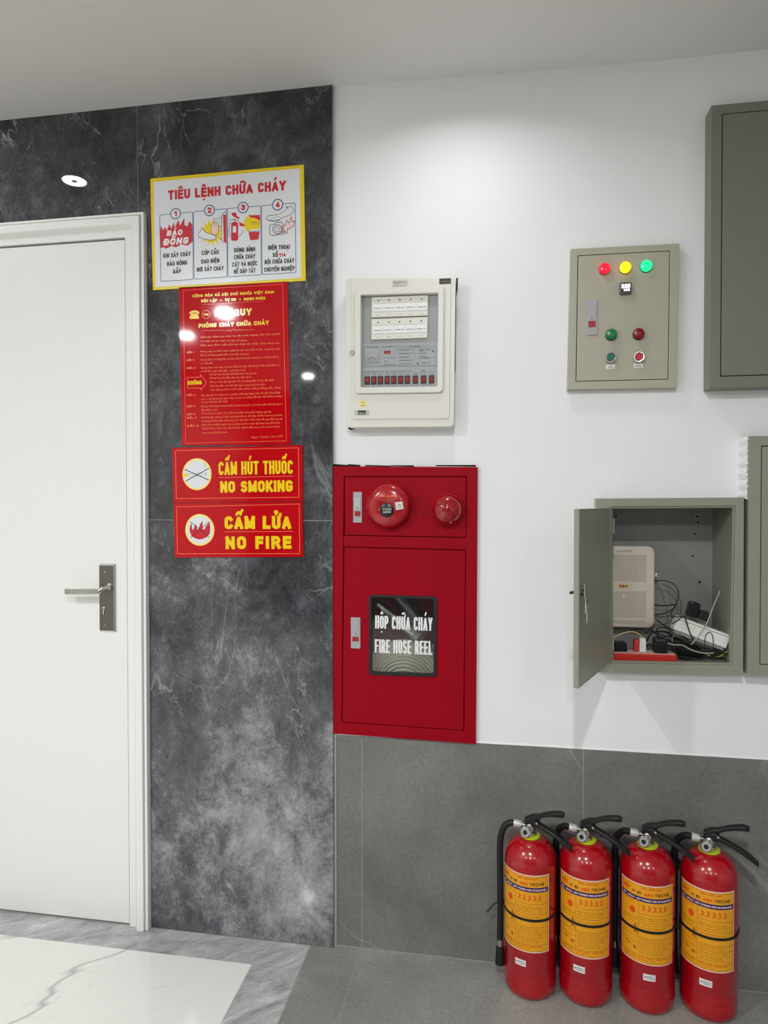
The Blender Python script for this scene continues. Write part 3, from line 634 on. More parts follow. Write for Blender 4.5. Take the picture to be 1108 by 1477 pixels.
# telephone pictogram
gy.prism([P2(*p) for p in ((166, 262), (176, 247), (196, 241), (215, 241), (234, 247), (242, 262), (228, 270), (222, 258), (186, 258), (180, 270))], YP, YP+.0003)
gy.prism([P2(*p) for p in ((186, 262), (222, 262), (238, 288), (236, 302), (172, 302), (170, 288))], YP, YP+.0003)
line(go, P2, [(258, 388), (420, 384)], .0006, 0); line(go, P2, [(560, 384), (640, 380)], .0006, 0)
line(go, P2, [(430, 388), (455, 384), (470, 390), (490, 376), (510, 390), (530, 381), (560, 385)], .0008, 0)
BT = [(250, 442, 828, 416, 'Để bảo đảm an toàn tài sản tính mạng của mọi người'), (250, 470, 592, 462, 'và trật tự an ninh trong cơ quan.'), (250, 500, 826, 482, 'Nay quy định việc phòng cháy và chữa cháy như sau:'),
      (250, 546, 824, 524, 'Phòng cháy và chữa cháy là nghĩa vụ của toàn thể cán bộ, công nhân viên'), (250, 572, 604, 562, 'kể cả những người đến quan hệ công tác.'), (250, 606, 816, 582, 'Không được sử dụng lửa, củi đun nấu, hút thuốc trong kho, nơi sản xuất và'), (250, 632, 340, 628, 'nơi cấm lửa.'),
      (252, 664, 822, 642, 'Không được câu, mắc, sử dụng điện tùy tiện, hết giờ làm việc phải kiểm tra'), (252, 688, 578, 680, 'và tắt đèn, quạt, bếp điện... trước khi ra về.'),
      (308, 712, 660, 702, '- Không dùng vật liệu dẫn điện khác thay cầu chì.'), (308, 738, 616, 730, '- Không dùng dây điện cắm trực tiếp vào ổ.'), (308, 768, 786, 752, '- Để các chất dễ cháy gần cầu chì, bảng điện và dây dẫn điện.'), (308, 796, 720, 784, '- Để xăng dầu, các chất dễ cháy trong phòng làm việc.'), (308, 824, 838, 806, '- Sử dụng khóa mở nắp phuy xăng bằng sắt, thép.'),
      (254, 864, 826, 842, 'Sắp xếp vật tư, hàng hóa trong kho phải gọn gàng, sạch sẽ, xếp riêng từng'), (254, 890, 840, 868, 'loại, có khoảng cách ngăn cháy, xa mái, xa tường để tiện việc kiểm tra hàng'), (254, 912, 446, 906, 'và cứu chữa khi cần thiết.'),
      (254, 944, 842, 926, 'Khi giao nhận hàng xe không được nổ máy trong kho, nơi chứa nhiều chất dễ cháy và'), (254, 970, 376, 966, 'đậu hướng ra ngoài.'), (256, 996, 766, 982, 'Trên các lối đi nhất là ở các lối thoát hiểm không để chướng ngại vật.'),
      (256, 1024, 844, 1006, 'Phương tiện, dụng cụ chữa cháy phải để nơi dễ thấy, dễ lấy và không ai được'), (256, 1050, 842, 1034, 'sử dụng phương tiện chữa cháy vào việc khác. Thực hiện tốt quy định này sẽ'), (258, 1078, 828, 1062, 'được khen thưởng, người nào vi phạm tùy theo mức độ nặng nhẹ sẽ bị xử lý'), (258, 1104, 826, 1090, 'từ phê bình cảnh cáo, xử lý hành chánh đến truy cứu trách nhiệm'), (258, 1136, 446, 1130, 'trước pháp luật hiện hành.')]
gt = G()
for x0, y0, x1, y1, s in BT: T(gt, P2, s, x0, y0, x1, y1, 12.5, .004, res=1)
for y, s, w_ in ((552, 'ĐIỀU 1', 52), (608, 'ĐIỀU 2', 54), (666, 'ĐIỀU 3', 62), (862, 'ĐIỀU 4', 64), (944, 'ĐIỀU 5', 60), (1002, 'ĐIỀU 6', 62), (1028, 'ĐIỀU 7', 70), (1086, 'ĐIỀU 8', 84)):
    T(gt, P2, s, 150, y, 150+w_, y-2, 12, .01, res=1)
T(gt, P2, 'Ngày 1 tháng 1 năm 2021', 618, 1168, 846, 1160, 12, .004, res=1, slant=.25)
tobj('small_print', gt, 'print_dim', t); obj('line_frame', go, 'sign_orange', t, kind='stuff')
ar = [(152, 728), (250, 725), (250, 708), (292, 765), (252, 820), (252, 804), (154, 806)]
line(gd, P2, ar, .0013, .0, True); obj('arrow_outline', gd, 'sign_orange', t)
T(gy, P2, 'KHÔNG', 158, 781, 258, 778, 28, .04); tobj('yellow_lettering', gy, 'print_yellow', t)
# ---- no smoking / no fire
Y0b = -.0042; YP = Y0b-.0006
P3 = Crop(230, 630, 4.817, Y0b)
def warn(name, c4, inner, label):
    t = board(name, P3, *c4, 'sign_red', label, 'sign', Y0b)
    g = G(); stroke(g, [P3(*p) for p in inner], .0017, YP, YP+.0003, True); return t, g
t, g = warn('no_smoking_sign', ((88, 76), (994, 58), (998, 446), (98, 459)), ((112, 96), (967, 77), (970, 420), (118, 430)), 'red no smoking sign with a crossed cigarette disc, above the no fire sign')
line(g, P3, [(415, 283), (928, 274)], .0012, 0); obj('orange_line', g, 'sign_orange', t, kind='stuff')
def disc(t, cx, cy):
    c = P3(cx, cy); r = hgt(P3, 114)
    obj('disc_ring', G().prism(circ(*c, r, 40, r*1.03), YP, YP+.0005), 'cream', t); obj('disc_face', G().prism(circ(*c, r*.87, 40, r*.9), YP-.0002, YP+.0001), 'paper', t)
disc(t, 261, 260)
g = G(); T(g, P3, 'CẤM HÚT THUỐC', 412, 266, 928, 257, 94, .045, res=4); T(g, P3, 'NO SMOKING', 424, 388, 928, 381, 80, .035, res=4); tobj('yellow_lettering', g, 'print_yellow', t)
g = G(); line(g, P3, [(180, 228), (343, 300)], .0018, .0005); line(g, P3, [(188, 306), (343, 220)], .0018, .0005)
line(g, P3, [(318, 215), (324, 198), (312, 190), (316, 178)], .0006, .0005); line(g, P3, [(318, 248), (328, 258), (318, 268)], .0008, .0005); obj('cross', g, 'print_black', t, kind='stuff')
g = G(); line(g, P3, [(205, 258), (300, 252)], .0006, .0003); line(g, P3, [(205, 276), (300, 268)], .0006, .0003); obj('cigarette', g, 'print_blue', t, kind='stuff')
obj('cigarette_tip', G().prism([P3(*p) for p in ((168, 258), (200, 256), (200, 277), (172, 276))], YP-.0004, YP), 'print_yellow', t)
t, g = warn('no_fire_sign', ((98, 463), (994, 451), (1001, 834), (107, 839)), ((120, 487), (972, 467), (975, 812), (126, 813)), 'lowest red sign, with a crossed flame disc, NO FIRE')
line(g, P3, [(453, 660), (927, 657)], .0012, 0); obj('orange_line', g, 'sign_orange', t, kind='stuff')
disc(t, 281, 647)
g = G(); T(g, P3, 'CẤM LỬA', 452, 642, 918, 640, 92, .06, res=4); T(g, P3, 'NO FIRE', 458, 780, 922, 778, 90, .06, res=4); tobj('yellow_lettering', g, 'print_yellow', t)
ff = [(212, 660), (210, 640), (216, 612), (224, 600), (228, 640), (236, 648), (246, 620), (252, 602), (262, 640), (272, 645), (282, 612), (298, 582), (302, 615), (300, 640), (312, 645), (326, 620), (350, 592), (354, 640), (352, 672), (330, 698), (300, 710), (280, 714), (250, 706), (225, 692)]
obj('flame_print', flame(P3, ff, YP-.0004), 'print_red', t)
g = G(); line(g, P3, [(216, 590), (348, 698)], .0013, .0007); line(g, P3, [(218, 700), (348, 590)], .0013, .0007); obj('cross', g, 'print_black', t, kind='stuff')
# ================================================================== latch used on the cabinets
def latch(parent, cr, x0, x1, y0, y1, yi0, yi1, yr0, yr1, plate='lock_grey', lever='lock_green', yy=0):
    a, b = cr(x0, y0), cr(x1, y1); hw = (b[0]-a[0])*.16
    l = obj('latch', G().box(a[0], b[0], yy-.003, yy, b[1], a[1]), plate, parent, bevel=.0005)
    a2, b2 = cr(x0, yi0), cr(x1, yi1); obj('latch_lever', G().box(a2[0]+hw, b2[0]-hw, yy-.0046, yy-.003, b2[1], a2[1]), lever, l, bevel=.0005)
    a3, b3 = cr(x0, yr0), cr(x1, yr1); obj('latch_button', G().box(a3[0]+hw, b3[0]-hw, yy-.0042, yy-.003, b3[1], a3[1]), 'lock_red', l, bevel=.0004)
    m_ = ((a2[0]+b2[0])/2, b2[1]+(a2[1]-b2[1])*.16)
    obj('key_hole', G().lathe([(.0016, 0), (.0016, .0006), (0, .0006)], (m_[0], yy-.0046, m_[1]), (0, -1, 0), 12), 'void', l)
    return l
# ================================================================== ALARM CONTROL PANEL
YA = -.034
A = Crop(480, 380, 5.54, YA)
c = [A(105, 118), A(984, 112), A(968, 1305), A(110, 1312)]
t = thing('alarm_control_panel', ((c[2][0]+c[3][0])/2, WY, (c[2][1]+c[3][1])/2), 'white moulded fire alarm control panel with grey face and red rocker switches', 'control panel')
ins = [A(125, 140), A(965, 133), A(950, 1290), A(130, 1296)]
obj('back_box', G().prism(rquad(*ins, .008), -.006, WY), 'alarm', t, bevel=.001)
win = [A(230, 262), A(846, 245), A(838, 988), A(230, 995)]
cov = G().ring(rquad(*c, .012), rquad(*win, .002), YA, -.005)
obj('cover', cov, 'alarm', t, bevel=.002)
inn = [A(150, 163), A(945, 154), A(932, 1240), A(152, 1246)]
obj('cover_step', G().ring(rquad(*inn, .008), rquad(*win, .002), YA-.003, YA), 'alarm', t, bevel=.0012)
out = [A(183, 205, YA), A(893, 190, YA), A(884, 1036, YA), A(183, 1044, YA)]
obj('window_frame', G().ring(rquad(*out, .012), rquad(*win, .003), YA-.012, YA-.003), 'alarm', t, bevel=.0022)
YF = YA+.004
obj('control_face', G().prism(rquad(*[A(226, 258), A(850, 241), A(842, 992), A(226, 999)], .002), YF, YF+.004), 'alarm_grey', t)
A2 = Crop(480, 380, 5.54, YF)
obj('side_gap_shade', G().prism([A(986, 112), A(1000, 112), A(997, 200), A(985, 260), A(978, 860), A(972, 860)], YA+.003, YA+.012), 'rubber', t)  # black strip standing in for the dark gap beside the cover
obj('corner_gap', G().prism([A(110, 1290), A(112, 1317), A(145, 1312), A(150, 1300)], -.010, .0145), 'void', t)
for k, (q, z0) in enumerate(((((315, 275), (763, 258), (762, 420), (312, 435)), 1), (((312, 450), (761, 432), (757, 597), (312, 613)), 6))):
    cc = [A2(*p) for p in q]; zb = obj('zone_strip', G().prism(rquad(*cc, .0012), YF-.006, YF), 'alarm', t, bevel=.0008)
    f = quadf(*[Crop(480, 380, 5.54, YF-.006)(*p) for p in q])
    gl_, gp, gt, gk = G(), G(), G(), G(); Yz = YF-.006
    for i in range(5):
        u = (i+.5)/5
        ctr = f(.02+.96*u, .15); gl_.lathe([(.0021, 0), (.0021, .0008), (0, .0011)], (ctr[0], Yz, ctr[1]), (0, -1, 0), 12)
        gp.prism([f(.02+.96*(u-.093), .33), f(.02+.96*(u+.093), .33), f(.02+.96*(u+.093), .68), f(.02+.96*(u-.093), .68)], Yz-.0006, Yz)
        text(gt, 'ZONE %02d' % (z0+i), f(.02+.96*(u-.075), .56), f(.02+.96*(u+.075), .56), .0026, Yz-.0008, .01, 1)
        text(gt, 'Test', f(.02+.96*(u-.035), .89), f(.02+.96*(u+.035), .89), .0022, Yz-.0002, .01, 1)
    stroke(gk, [f(.02, .29), f(.98, .29)], .0005, Yz-.0002, Yz); stroke(gk, [f(.02, .73), f(.98, .73)], .0005, Yz-.0002, Yz)
    obj('zone_led', gl_, 'print_black', zb, kind='stuff'); obj('paper_label', gp, 'white', zb, kind='stuff'); tobj('black_lettering', gt, 'print_black', zb); obj('ruled_line', gk, 'alarm_grey', zb, kind='stuff')
B = Crop(510, 490, 7.914, YF-.001)
YB = YF-.001
cpnl = obj('switch_face', G().prism([B(100, 45), B(963, 25), B(953, 535), B(100, 545)], YF-.001, YF), 'alarm_grey2', t)
g = G(); YL = YB-.0003
def ln(pts, wd=.0006): stroke(g, [B(*p) for p in pts], wd, YL, YB)
ln([(125, 80), (125, 300), (940, 292), (940, 70), (125, 80)]); ln([(310, 95), (310, 300)]); ln([(470, 95), (470, 298)]); ln([(700, 95), (700, 200)]); ln([(125, 384), (660, 374), (710, 388), (770, 370), (935, 366)])
ln([(490, 98), (940, 92)]); ln([(800, 205), (935, 203)]); ln([(110, 385), (110, 350)]); ln([(340, 205), (462, 203)], .0011); ln([(120, 310), (944, 300)])
obj('ruled_line', g, 'dark_line', cpnl, kind='stuff')
g = G()
def tx(s, x0, y0, x1, y1, h=9): text(g, s, B(x0, y0), B(x1, y1), hgt(B, h), YL, .02, 1)
tx('VOLTMETER', 140, 95, 285, 92); tx('BATTERY', 335, 90, 455, 86); tx('FIRE ALARM PANEL', 635, 82, 770, 80)
for yy_, w1 in ((125, 685), (163, 680), (205, 648), (242, 675), (283, 668)): tx('POWER SUPPLY AC' if w1 > 670 else 'FIRE RELAY', 522, yy_, w1, yy_-3)
for x, y, w1, s in ((750, 118, 880, 'SIGNAL BELL'), (750, 132, 808, 'RESET'), (750, 160, 835, 'SILENCE'), (750, 200, 825, 'BUZZER'), (750, 218, 855, 'STOP ALARM'), (775, 270, 880, 'PHONE JACK'), (350, 252, 392, 'TEST'), (350, 290, 460, 'BATTERY TEST'), (775, 358, 835, 'RESET')): tx(s, x, y, w1, y-3)
tx('MAIN SWITCHES AND ALARM', 130, 372, 345, 368); tx('TEST', 365, 368, 398, 366); tx('CIRCUIT ISOLATION', 425, 366, 655, 360)
sw = [(157, 60), (232, 60), (308, 60), (385, 60), (460, 60), (538, 60), (615, 60), (706, 60), (800, 62), (891, 60)]
for i, (x, w_) in enumerate(sw): tx('LINE', x-20, 404-i, x+20, 403-i, 8)
tobj('black_lettering', g, 'print_black', cpnl)
for i, (x, w_) in enumerate(sw):
    a, b = B(x-w_/2-1, 421-i*1.5), B(x+w_/2+1, 512-i*1.5)
    s_ = obj('rocker_switch', G().box(a[0], b[0], YB-.0025, YB, b[1], a[1]), 'rocker_dk', t, bevel=.0003)
    h = a[1]-b[1]; xm = (b[0]-a[0])*.20; zb = b[1]+h*.26; zt = a[1]-h*.24; zm = (zb+zt)/2
    obj('rocker', G().loft([[(xx, YB-.0025, zb), (xx, YB-.0032, zb), (xx, YB-.0036, zm), (xx, YB-.0056, zt), (xx, YB-.0025, zt)] for xx in (a[0]+xm, b[0]-xm)]), 'rocker', s_)
a, b = B(135, 168), B(285, 262)
mt = obj('volt_meter', G().box(a[0], b[0], YB-.002, YB, b[1], a[1]), 'alarm_grey', t)
obj('meter_top', G().box(a[0]+.001, b[0]-.001, YB-.0024, YB-.0019, (a[1]*1.4+b[1]*.6)/2, a[1]-.001), 'lock_grey', mt)
g = G(); stroke(g, [B(165+i*10, 232-math.sin(i/9*PI)*28) for i in range(10)], .0007, YB-.0026, YB-.002); stroke(g, [B(212, 245), B(190, 222)], .0004, YB-.0026, YB-.002); obj('dial', g, 'print_black', mt, kind='stuff')
a, b = B(350, 128), B(423, 158); obj('red_display', G().box(a[0], b[0], YB-.0015, YB, b[1], a[1]), 'rocker', t)
z = B(328, 243); obj('white_indicator', G().lathe([(.0016, 0), (.0014, .001), (0, .0015)], (z[0], YB, z[1]), (0, -1, 0), 14), 'white', t, smooth=True)
z = B(908, 130); obj('black_button', G().lathe([(.0020, 0), (.0020, .002), (0, .0024)], (z[0], YB, z[1]), (0, -1, 0), 14), 'black', t, smooth=True)
z = B(732, 268); s_ = obj('phone_jack', G().lathe([(.0034, 0), (.0034, .0012), (.0022, .0016), (.0018, .0016)], (z[0], YB, z[1]), (0, -1, 0), 18), 'chrome', t, smooth=True)
obj('jack_hole', G().lathe([(.002, 0), (.002, .0018), (0, .0018)], (z[0], YB, z[1]), (0, -1, 0), 14), 'void', s_)
g = G()
for x in (503,):
    for y in (122, 162, 204, 244, 285): z = B(x, y); g.lathe([(.0007, 0), (.0007, .0005), (0, .0006)], (z[0], YB, z[1]), (0, -1, 0), 8)
for y in (124, 157, 193, 216): z = B(728, y); g.lathe([(.0007, 0), (.0007, .0005), (0, .0006)], (z[0], YB, z[1]), (0, -1, 0), 8)
obj('indicator_row', g, 'print_black', t, kind='stuff')
YC = YA
a, b = A(480, 140), A(597, 180); s_ = obj('maker_badge', G().box(a[0], b[0], YC-.0046, YC, b[1], a[1]), 'steel', t)
g = G(); stroke(g, [A(490, 152), A(520, 165), A(540, 152), A(590, 158)], .0013, YC-.005, YC-.0046); obj('badge_swirl', g, 'print_black', s_)
a, b = A(853, 126), A(943, 163); s_ = obj('dark_tag', G().box(a[0], b[0], YC-.0046, YC, b[1], a[1]), 'print_black', t)
g = G(); text(g, 'CONTROL', A(862, 152), A(936, 150), .0024, YC-.0048, .02, 1); tobj('pale_lettering', g, 'alarm_grey', s_)
a, b = A(220, 1098), A(266, 1146); s_ = obj('inspection_sticker', G().box(a[0], b[0], YC-.0036, YC, b[1], a[1]), 'cream', t)
g = G(); text(g, 'QC', A(227, 1118), A(260, 1117), .0024, YC-.0039, .02, 1); text(g, 'PASS', A(225, 1140), A(262, 1139), .0026, YC-.0039, .02, 1); tobj('black_lettering', g, 'print_black', s_)
a, b = A(178, 1174), A(291, 1211); s_ = obj('grey_badge', G().box(a[0], b[0], YC-.0042, YC, b[1], a[1]), 'steel', t)
a, b = A(205, 1178), A(266, 1207); obj('badge_field', G().box(a[0], b[0], YC-.0045, YC-.004, b[1], a[1]), 'print_black', s_)
g = G(); text(g, 'DM', A(212, 1203), A(260, 1203), .0036, YC-.0047, .03, 2); tobj('pale_lettering', g, 'alarm', s_)
z = A(158, 716); s_ = obj('key_lock', G().lathe([(.0078, 0), (.0078, .003), (.0064, .0044), (.0040, .0044), (.0040, .003), (0, .003)], (z[0], YC-.003, z[1]), (0, -1, 0), 24), 'chrome', t, smooth=True)
obj('key_slot', G().box(z[0]-.0004, z[0]+.0004, YC-.0068, YC-.0058, z[1]-.0025, z[1]+.0025), 'void', s_)
# ================================================================== FIRE HOSE CABINET
YR = .003
F = Crop(470, 660, 3.517, YR)
oc = [F(38, 44), F(771, 48), F(762, 1454), F(35, 1400)]
t = thing('fire_hose_cabinet', ((oc[2][0]+oc[3][0])/2, WY, oc[3][1]), 'red recessed fire hose cabinet with bell, beacon and a small window in its door', 'cabinet')
tp = [F(92, 95), F(715, 95), F(714, 408), F(92, 396)]; dp = [F(90, 452), F(712, 468), F(702, 1388), F(80, 1345)]
g = G().ring(oc[::-1], [dp[3], dp[2], tp[1], tp[0]], YR, .0145); g.prism([tp[3], tp[2], dp[1], dp[0]], YR, .0145)
obj('frame', g, 'red_cab', t, bevel=.0012)
def inset(q, d):
    f = quadf(*q); w_ = (Vector(q[1])-Vector(q[0])).length; h = (Vector(q[3])-Vector(q[0])).length
    return [f(d/w_, d/h), f(1-d/w_, d/h), f(1-d/w_, 1-d/h), f(d/w_, 1-d/h)]
obj('upper_panel', G().prism(inset(tp, .0022), YR+.0008, YR+.006), 'red_cab', t, bevel=.0008)
x0, x1, z0, z1 = RH
g = G(); e = .0012
x0 += .0006; x1 -= .0006; z0 += .0006; z1 -= .0006
for bx in ((x0, x0+e, .0147, .17, z0, z1), (x1-e, x1, .0147, .17, z0, z1), (x0+e, x1-e, .0147, .17, z0, z0+e), (x0+e, x1-e, .0147, .17, z1-e, z1), (x0, x1, .17, .1715, z0, z1), (x0+e, x1-e, .0147, .17, 1.225, 1.227)): g.box(*bx)
obj('inner_box', g, 'red_cab', t)
# dark ragged gap left between plaster and frame top
g = G(); TG = Crop(480, 660, 5.036, .0138)
for xa, xb in ((4, 110), (110, 200), (235, 420), (420, 590), (750, 1040)):
    ya, yb_ = random.uniform(45, 50), random.uniform(47, 54); g.prism([TG(xa, ya+(6 if xa > 200 else 0)), TG(xb, yb_+(6 if xa > 200 else 2)), TG(xb, 66), TG(xa, 62)], .0138, .0152)
obj('mounting_gap', g, 'void', t, kind='stuff')
# door with window
WN = Crop(490, 840, 5.832, YR)
wi = [WN(262, 118), WN(808, 135), WN(800, 780), WN(262, 762)]
dpi = inset(dp, .0022)
dr = obj('hose_door', G().ring(rquad(*dpi, .001), rquad(*wi, .009), YR+.0008, YR+.010), 'red_cab', t, bevel=.0006)
go_ = [WN(248, 103), WN(822, 120), WN(815, 796), WN(248, 777)]; gi_ = [WN(272, 124), WN(796, 141), WN(790, 768), WN(272, 750)]
obj('window_gasket', G().ring(rquad(*go_, .010), rquad(*gi_, .007), YR-.003, YR+.006), 'rubber', dr, bevel=.001)
obj('window_pane', G().prism(rquad(*wi, .009), YR+.002, YR+.004), 'glass', dr)
g = G(); YW = YR+.0016
text(g, 'HỘP CHỮA CHÁY', WN(297, 388), WN(780, 409), hgt(WN, 112), YW, .065, 4); text(g, 'FIRE HOSE REEL', WN(295, 592), WN(780, 611), hgt(WN, 116), YW, .065, 4)
tobj('white_lettering', g, 'white', dr)
latch(dr, F, 128, 176, 810, 968, 822, 905, 908, 932, 'lock_grey', 'lock_grey', YR+.0008)
latch(t, Crop(480, 660, 5.036, YR), 150, 213, 250, 472, 290, 380, 390, 425, 'lock_grey', 'lock_green', YR+.0008)
TB = Crop(480, 660, 5.036, YR-.03)
c0 = TB(400, 350); r = .0655; yb = YR+.0008
obj('bell', G().lathe([(.0, 0), (r*.92, 0), (r*.97, .004), (r, .012), (r*.99, .022), (r*.93, .031), (r*.80, .0385), (r*.6, .042), (r*.45, .043), (r*.42, .0415), (0, .0415)], (c0[0], yb, c0[1]), (0, -1, 0), 56), 'red_bell', t, smooth=True)
c1 = Crop(480, 660, 5.036, YR-.042)(393, 382)
s_ = obj('push_button', G().lathe([(.0205, 0), (.0205, .003), (.0185, .0042), (0, .0042)], (c1[0], yb-.0412, c1[1]), (0, -1, 0), 36), 'black', t, smooth=True)
TB2 = Crop(480, 660, 5.036, YR-.045); yt = yb-.0456
g = G(); text(g, 'PUSH', TB2(364, 384), TB2(426, 383), hgt(TB2, 15), yt, .04, 2); text(g, 'HERE', TB2(366, 404), TB2(424, 402), hgt(TB2, 15), yt, .04, 2); tobj('pale_lettering', g, 'lock_green', s_)
g = G(); text(g, 'FIRE ALARM', TB2(342, 288), TB2(454, 287), hgt(TB2, 17), yb-.0435, .04, 2); stroke(g, [TB2(338, 303), TB2(456, 302)], .0006, yb-.0436, yb-.0415)
tobj('pink_lettering', g, 'sign_orange', t)
st = [TB2(452, 326), TB2(505, 318), TB2(513, 372), TB2(462, 381)]
s_ = obj('round_bell_sticker', G().prism(st, yb-.0438, yb-.041), 'alarm', t)
g = G(); text(g, 'QC', TB2(472, 350), TB2(496, 346), .004, yb-.0440, .03, 1); text(g, 'PASS', TB2(470, 368), TB2(500, 363), .0028, yb-.0440, .03, 1); tobj('black_lettering', g, 'print_black', s_)
c2 = Crop(480, 660, 5.036, YR-.008)(833, 378); rb = .0485
obj('beacon_base', G().lathe([(0, 0), (rb, 0), (rb, .006), (rb*.96, .009), (0, .009)], (c2[0], yb, c2[1]), (0, -1, 0), 44), 'red_bell', t, smooth=True)
bc = obj('beacon_lens', G().lathe([(rb*.93, 0), (rb*.92, .008)]+[(rb*.92*math.cos(a*PI/2/9), .008+.038*math.sin(a*PI/2/9)) for a in range(1, 10)]+[(0, .046)], (c2[0], yb-.009, c2[1]), (0, -1, 0), 40), 'red_lens', t, smooth=True)
g = G()
for k in range(3):
    a = -.5+k*.5; g.tube([(c2[0]+rb*.80*math.sin(p)*math.cos(a+1.57)*1.0, yb-.017-.0385*math.cos(p), c2[1]+rb*.80*math.sin(p)*math.sin(a+1.57)) for p in (-1.2, -.6, 0, .6, 1.2)], .0006, 6)
obj('lens_rib', g, 'red_bell', bc)
st = [Crop(480, 660, 5.036, YR-.03)(*p) for p in ((843, 458), (890, 430), (900, 448), (853, 478))]
obj('lens_sticker', G().prism(st, yb-.0365, yb-.030), 'label_pink', bc)
g = G()
for i in range(11):
    for j in range(11):
        if (i+j) % 2: continue
        zx, zy = 585+i*12.5, 283+j*15
        if abs(i-5)/5.6+abs(j-5)/7.5 > 1.25: continue
        p = Crop(480, 660, 5.036, YR)(zx, zy); g.lathe([(.0016, 0), (.0016, .0004), (0, .0004)], (p[0], yb+.0001, p[1]), (0, -1, 0), 6)
o = obj('speaker_holes', g, 'void', t, kind='stuff')
# hose and fittings inside
hc = (-.272, .792)
hz = thing('fire_hose', (hc[0], .08, .669), 'coiled pale canvas fire hose behind the cabinet door window', 'hose')
g = G(); path = []
for k in range(9*40+1):
    a = 2*PI*k/40; rr = .022+.0122*k/40; path.append((hc[0]+rr*math.cos(a)*1.0, .055+.003*math.sin(a*3), hc[1]+rr*math.sin(a)))
o = obj('coil', g.tube(path, .0046, 8, 3.2), 'canvas', hz, smooth=True)
rc = obj('coupling', G().tube([(hc[0]+.105, .070, hc[1]+.09), (hc[0]+.085, .068, hc[1]+.125)], .014, 16).tube([(hc[0]+.098, .070, hc[1]+.104), (hc[0]+.091, .069, hc[1]+.116)], .0165, 12), 'brass', hz, smooth=True)
hv = thing('hydrant_valve', (-.30, .12, 1.0), 'cast metal hydrant valve with a red handwheel, dim behind the cabinet window', 'valve')
obj('valve_body', G().tube([(-.30, .165, 1.06), (-.30, .10, 1.06)], .024, 18).tube([(-.335, .112, 1.085), (-.30, .112, 1.05), (-.25, .112, .985), (-.235, .112, .966)], [.015, .024, .022, .026], 16), 'brass', hv, smooth=True)
obj('handwheel', G().tube([(-.345+.026*math.cos(a), .075+.012*math.cos(a), 1.09+.028*math.sin(a)) for a in [2*PI*k/18 for k in range(19)]], .0042, 8).tube([(-.37, .065, 1.09), (-.32, .086, 1.09)], .003, 8), 'red_bell', hv, smooth=True)
nz = thing('hose_nozzle', (-.21, .05, .93), 'grey metal hose nozzle clipped above the coiled hose', 'nozzle')
obj('nozzle_barrel', G().tube([(-.355, .045, 1.035), (-.29, .045, .985), (-.235, .045, .945)], [.010, .014, .020], 16), 'steel', nz, smooth=True)
obj('nozzle_ring', G().tube([(-.243, .045, .951), (-.229, .045, .941)], .024, 16), 'brass', nz, smooth=True)
# ================================================================== FUSE / CONTROL PANEL WITH LAMPS
YU = -.010
U = Crop(800, 340, 5.54, YU)
oc = [U(130, 105), U(1000, 62), U(979, 1215), U(104, 1230)]
t = thing('control_box', ((oc[2][0]+oc[3][0])/2, WY, oc[3][1]), 'small beige-grey metal control box with lit red, amber and green lamps', 'control box')
dq = [U(186, 157), U(924, 118), U(911, 1148), U(169, 1166)]
obj('frame', G().ring(oc[::-1], dq[::-1], YU, WY), 'fuse', t, bevel=.0012)
dl = obj('box_door', G().prism(inset(dq, .0018), YU+.0004, YU+.006), 'fuse', t, bevel=.0006)
obj('inner_back', G().prism(inset(dq, -.002), YU+.008, WY-.001), 'void', t)
yd = YU+.0004
obj('hinge_pin', G().box(oc[2][0]-.075, oc[2][0]-.058, YU-.0012, YU+.004, oc[3][1]-.0012, oc[3][1]+.001), 'fuse', t)
z = U(952, 545); obj('paint_chip', G().lathe([(.0018, 0), (.0012, .0006), (0, .0008)], (z[0], YU, z[1]), (0, -1, 0), 10), 'alarm', t)
def lampb(name, zx, zy, r, mat, dep=.014, bez='black'):
    z = Crop(800, 340, 5.54, YU-dep)(zx, zy)
    s_ = obj(name, G().lathe([(0, 0), (r*1.06, 0), (r*1.06, .003), (r*.9, .0034), (0, .0034)], (z[0], yd, z[1]), (0, -1, 0), 32), bez, dl, smooth=True)
    obj('lens', G().lathe([(r*.98, .0034), (r, .005), (r, dep*.75), (r*.9, dep*.92), (r*.62, dep), (0, dep*1.02)], (z[0], yd, z[1]), (0, -1, 0), 32), mat, s_, smooth=True)
    return s_
lampb('red_pilot_lamp', 403, 255, .0145, 'lamp_red'); lampb('amber_pilot_lamp', 570, 247, .0148, 'lamp_amber'); lampb('green_pilot_lamp', 738, 234, .0150, 'lamp_green')
lampb('green_button', 458, 783, .0148, 'btn_green'); lampb('red_button', 678, 778, .0148, 'btn_red')
for nm, zx, zy, mt_ in (('green_push_button', 450, 970, 'btn_green2'), ('red_push_button', 675, 968, 'btn_red2')):
    z = Crop(800, 340, 5.54, YU-.010)(zx, zy); r = .0150
    s_ = obj(nm, G().lathe([(r*.9, 0), (r, .004), (r, .010), (r*.92, .0125), (r*.78, .0125), (r*.76, .008), (0, .008)], (z[0], yd, z[1]), (0, -1, 0), 32), 'chrome', dl, smooth=True)
    obj('button_cap', G().lathe([(r*.70, .008), (r*.70, .011), (r*.62, .012), (0, .0115)], (z[0], yd, z[1]), (0, -1, 0), 28), mt_, s_, smooth=True)
for x0_, y0_, x1_, y1_, s, tx0, tx1 in ((410, 1030, 484, 1064, 'On', 430, 464), (634, 1022, 706, 1055, 'Stop', 648, 692)):
    a, b = U(x0_, y0_), U(x1_, y1_)
    s_ = obj('button_tag', G().box(a[0], b[0], yd-.001, yd, b[1], a[1]), 'alarm', dl)
    g = G(); text(g, s, U(tx0, y1_-9), U(tx1, y1_-10), .0034, yd-.0012, .02, 2); tobj('black_lettering', g, 'print_black', s_)
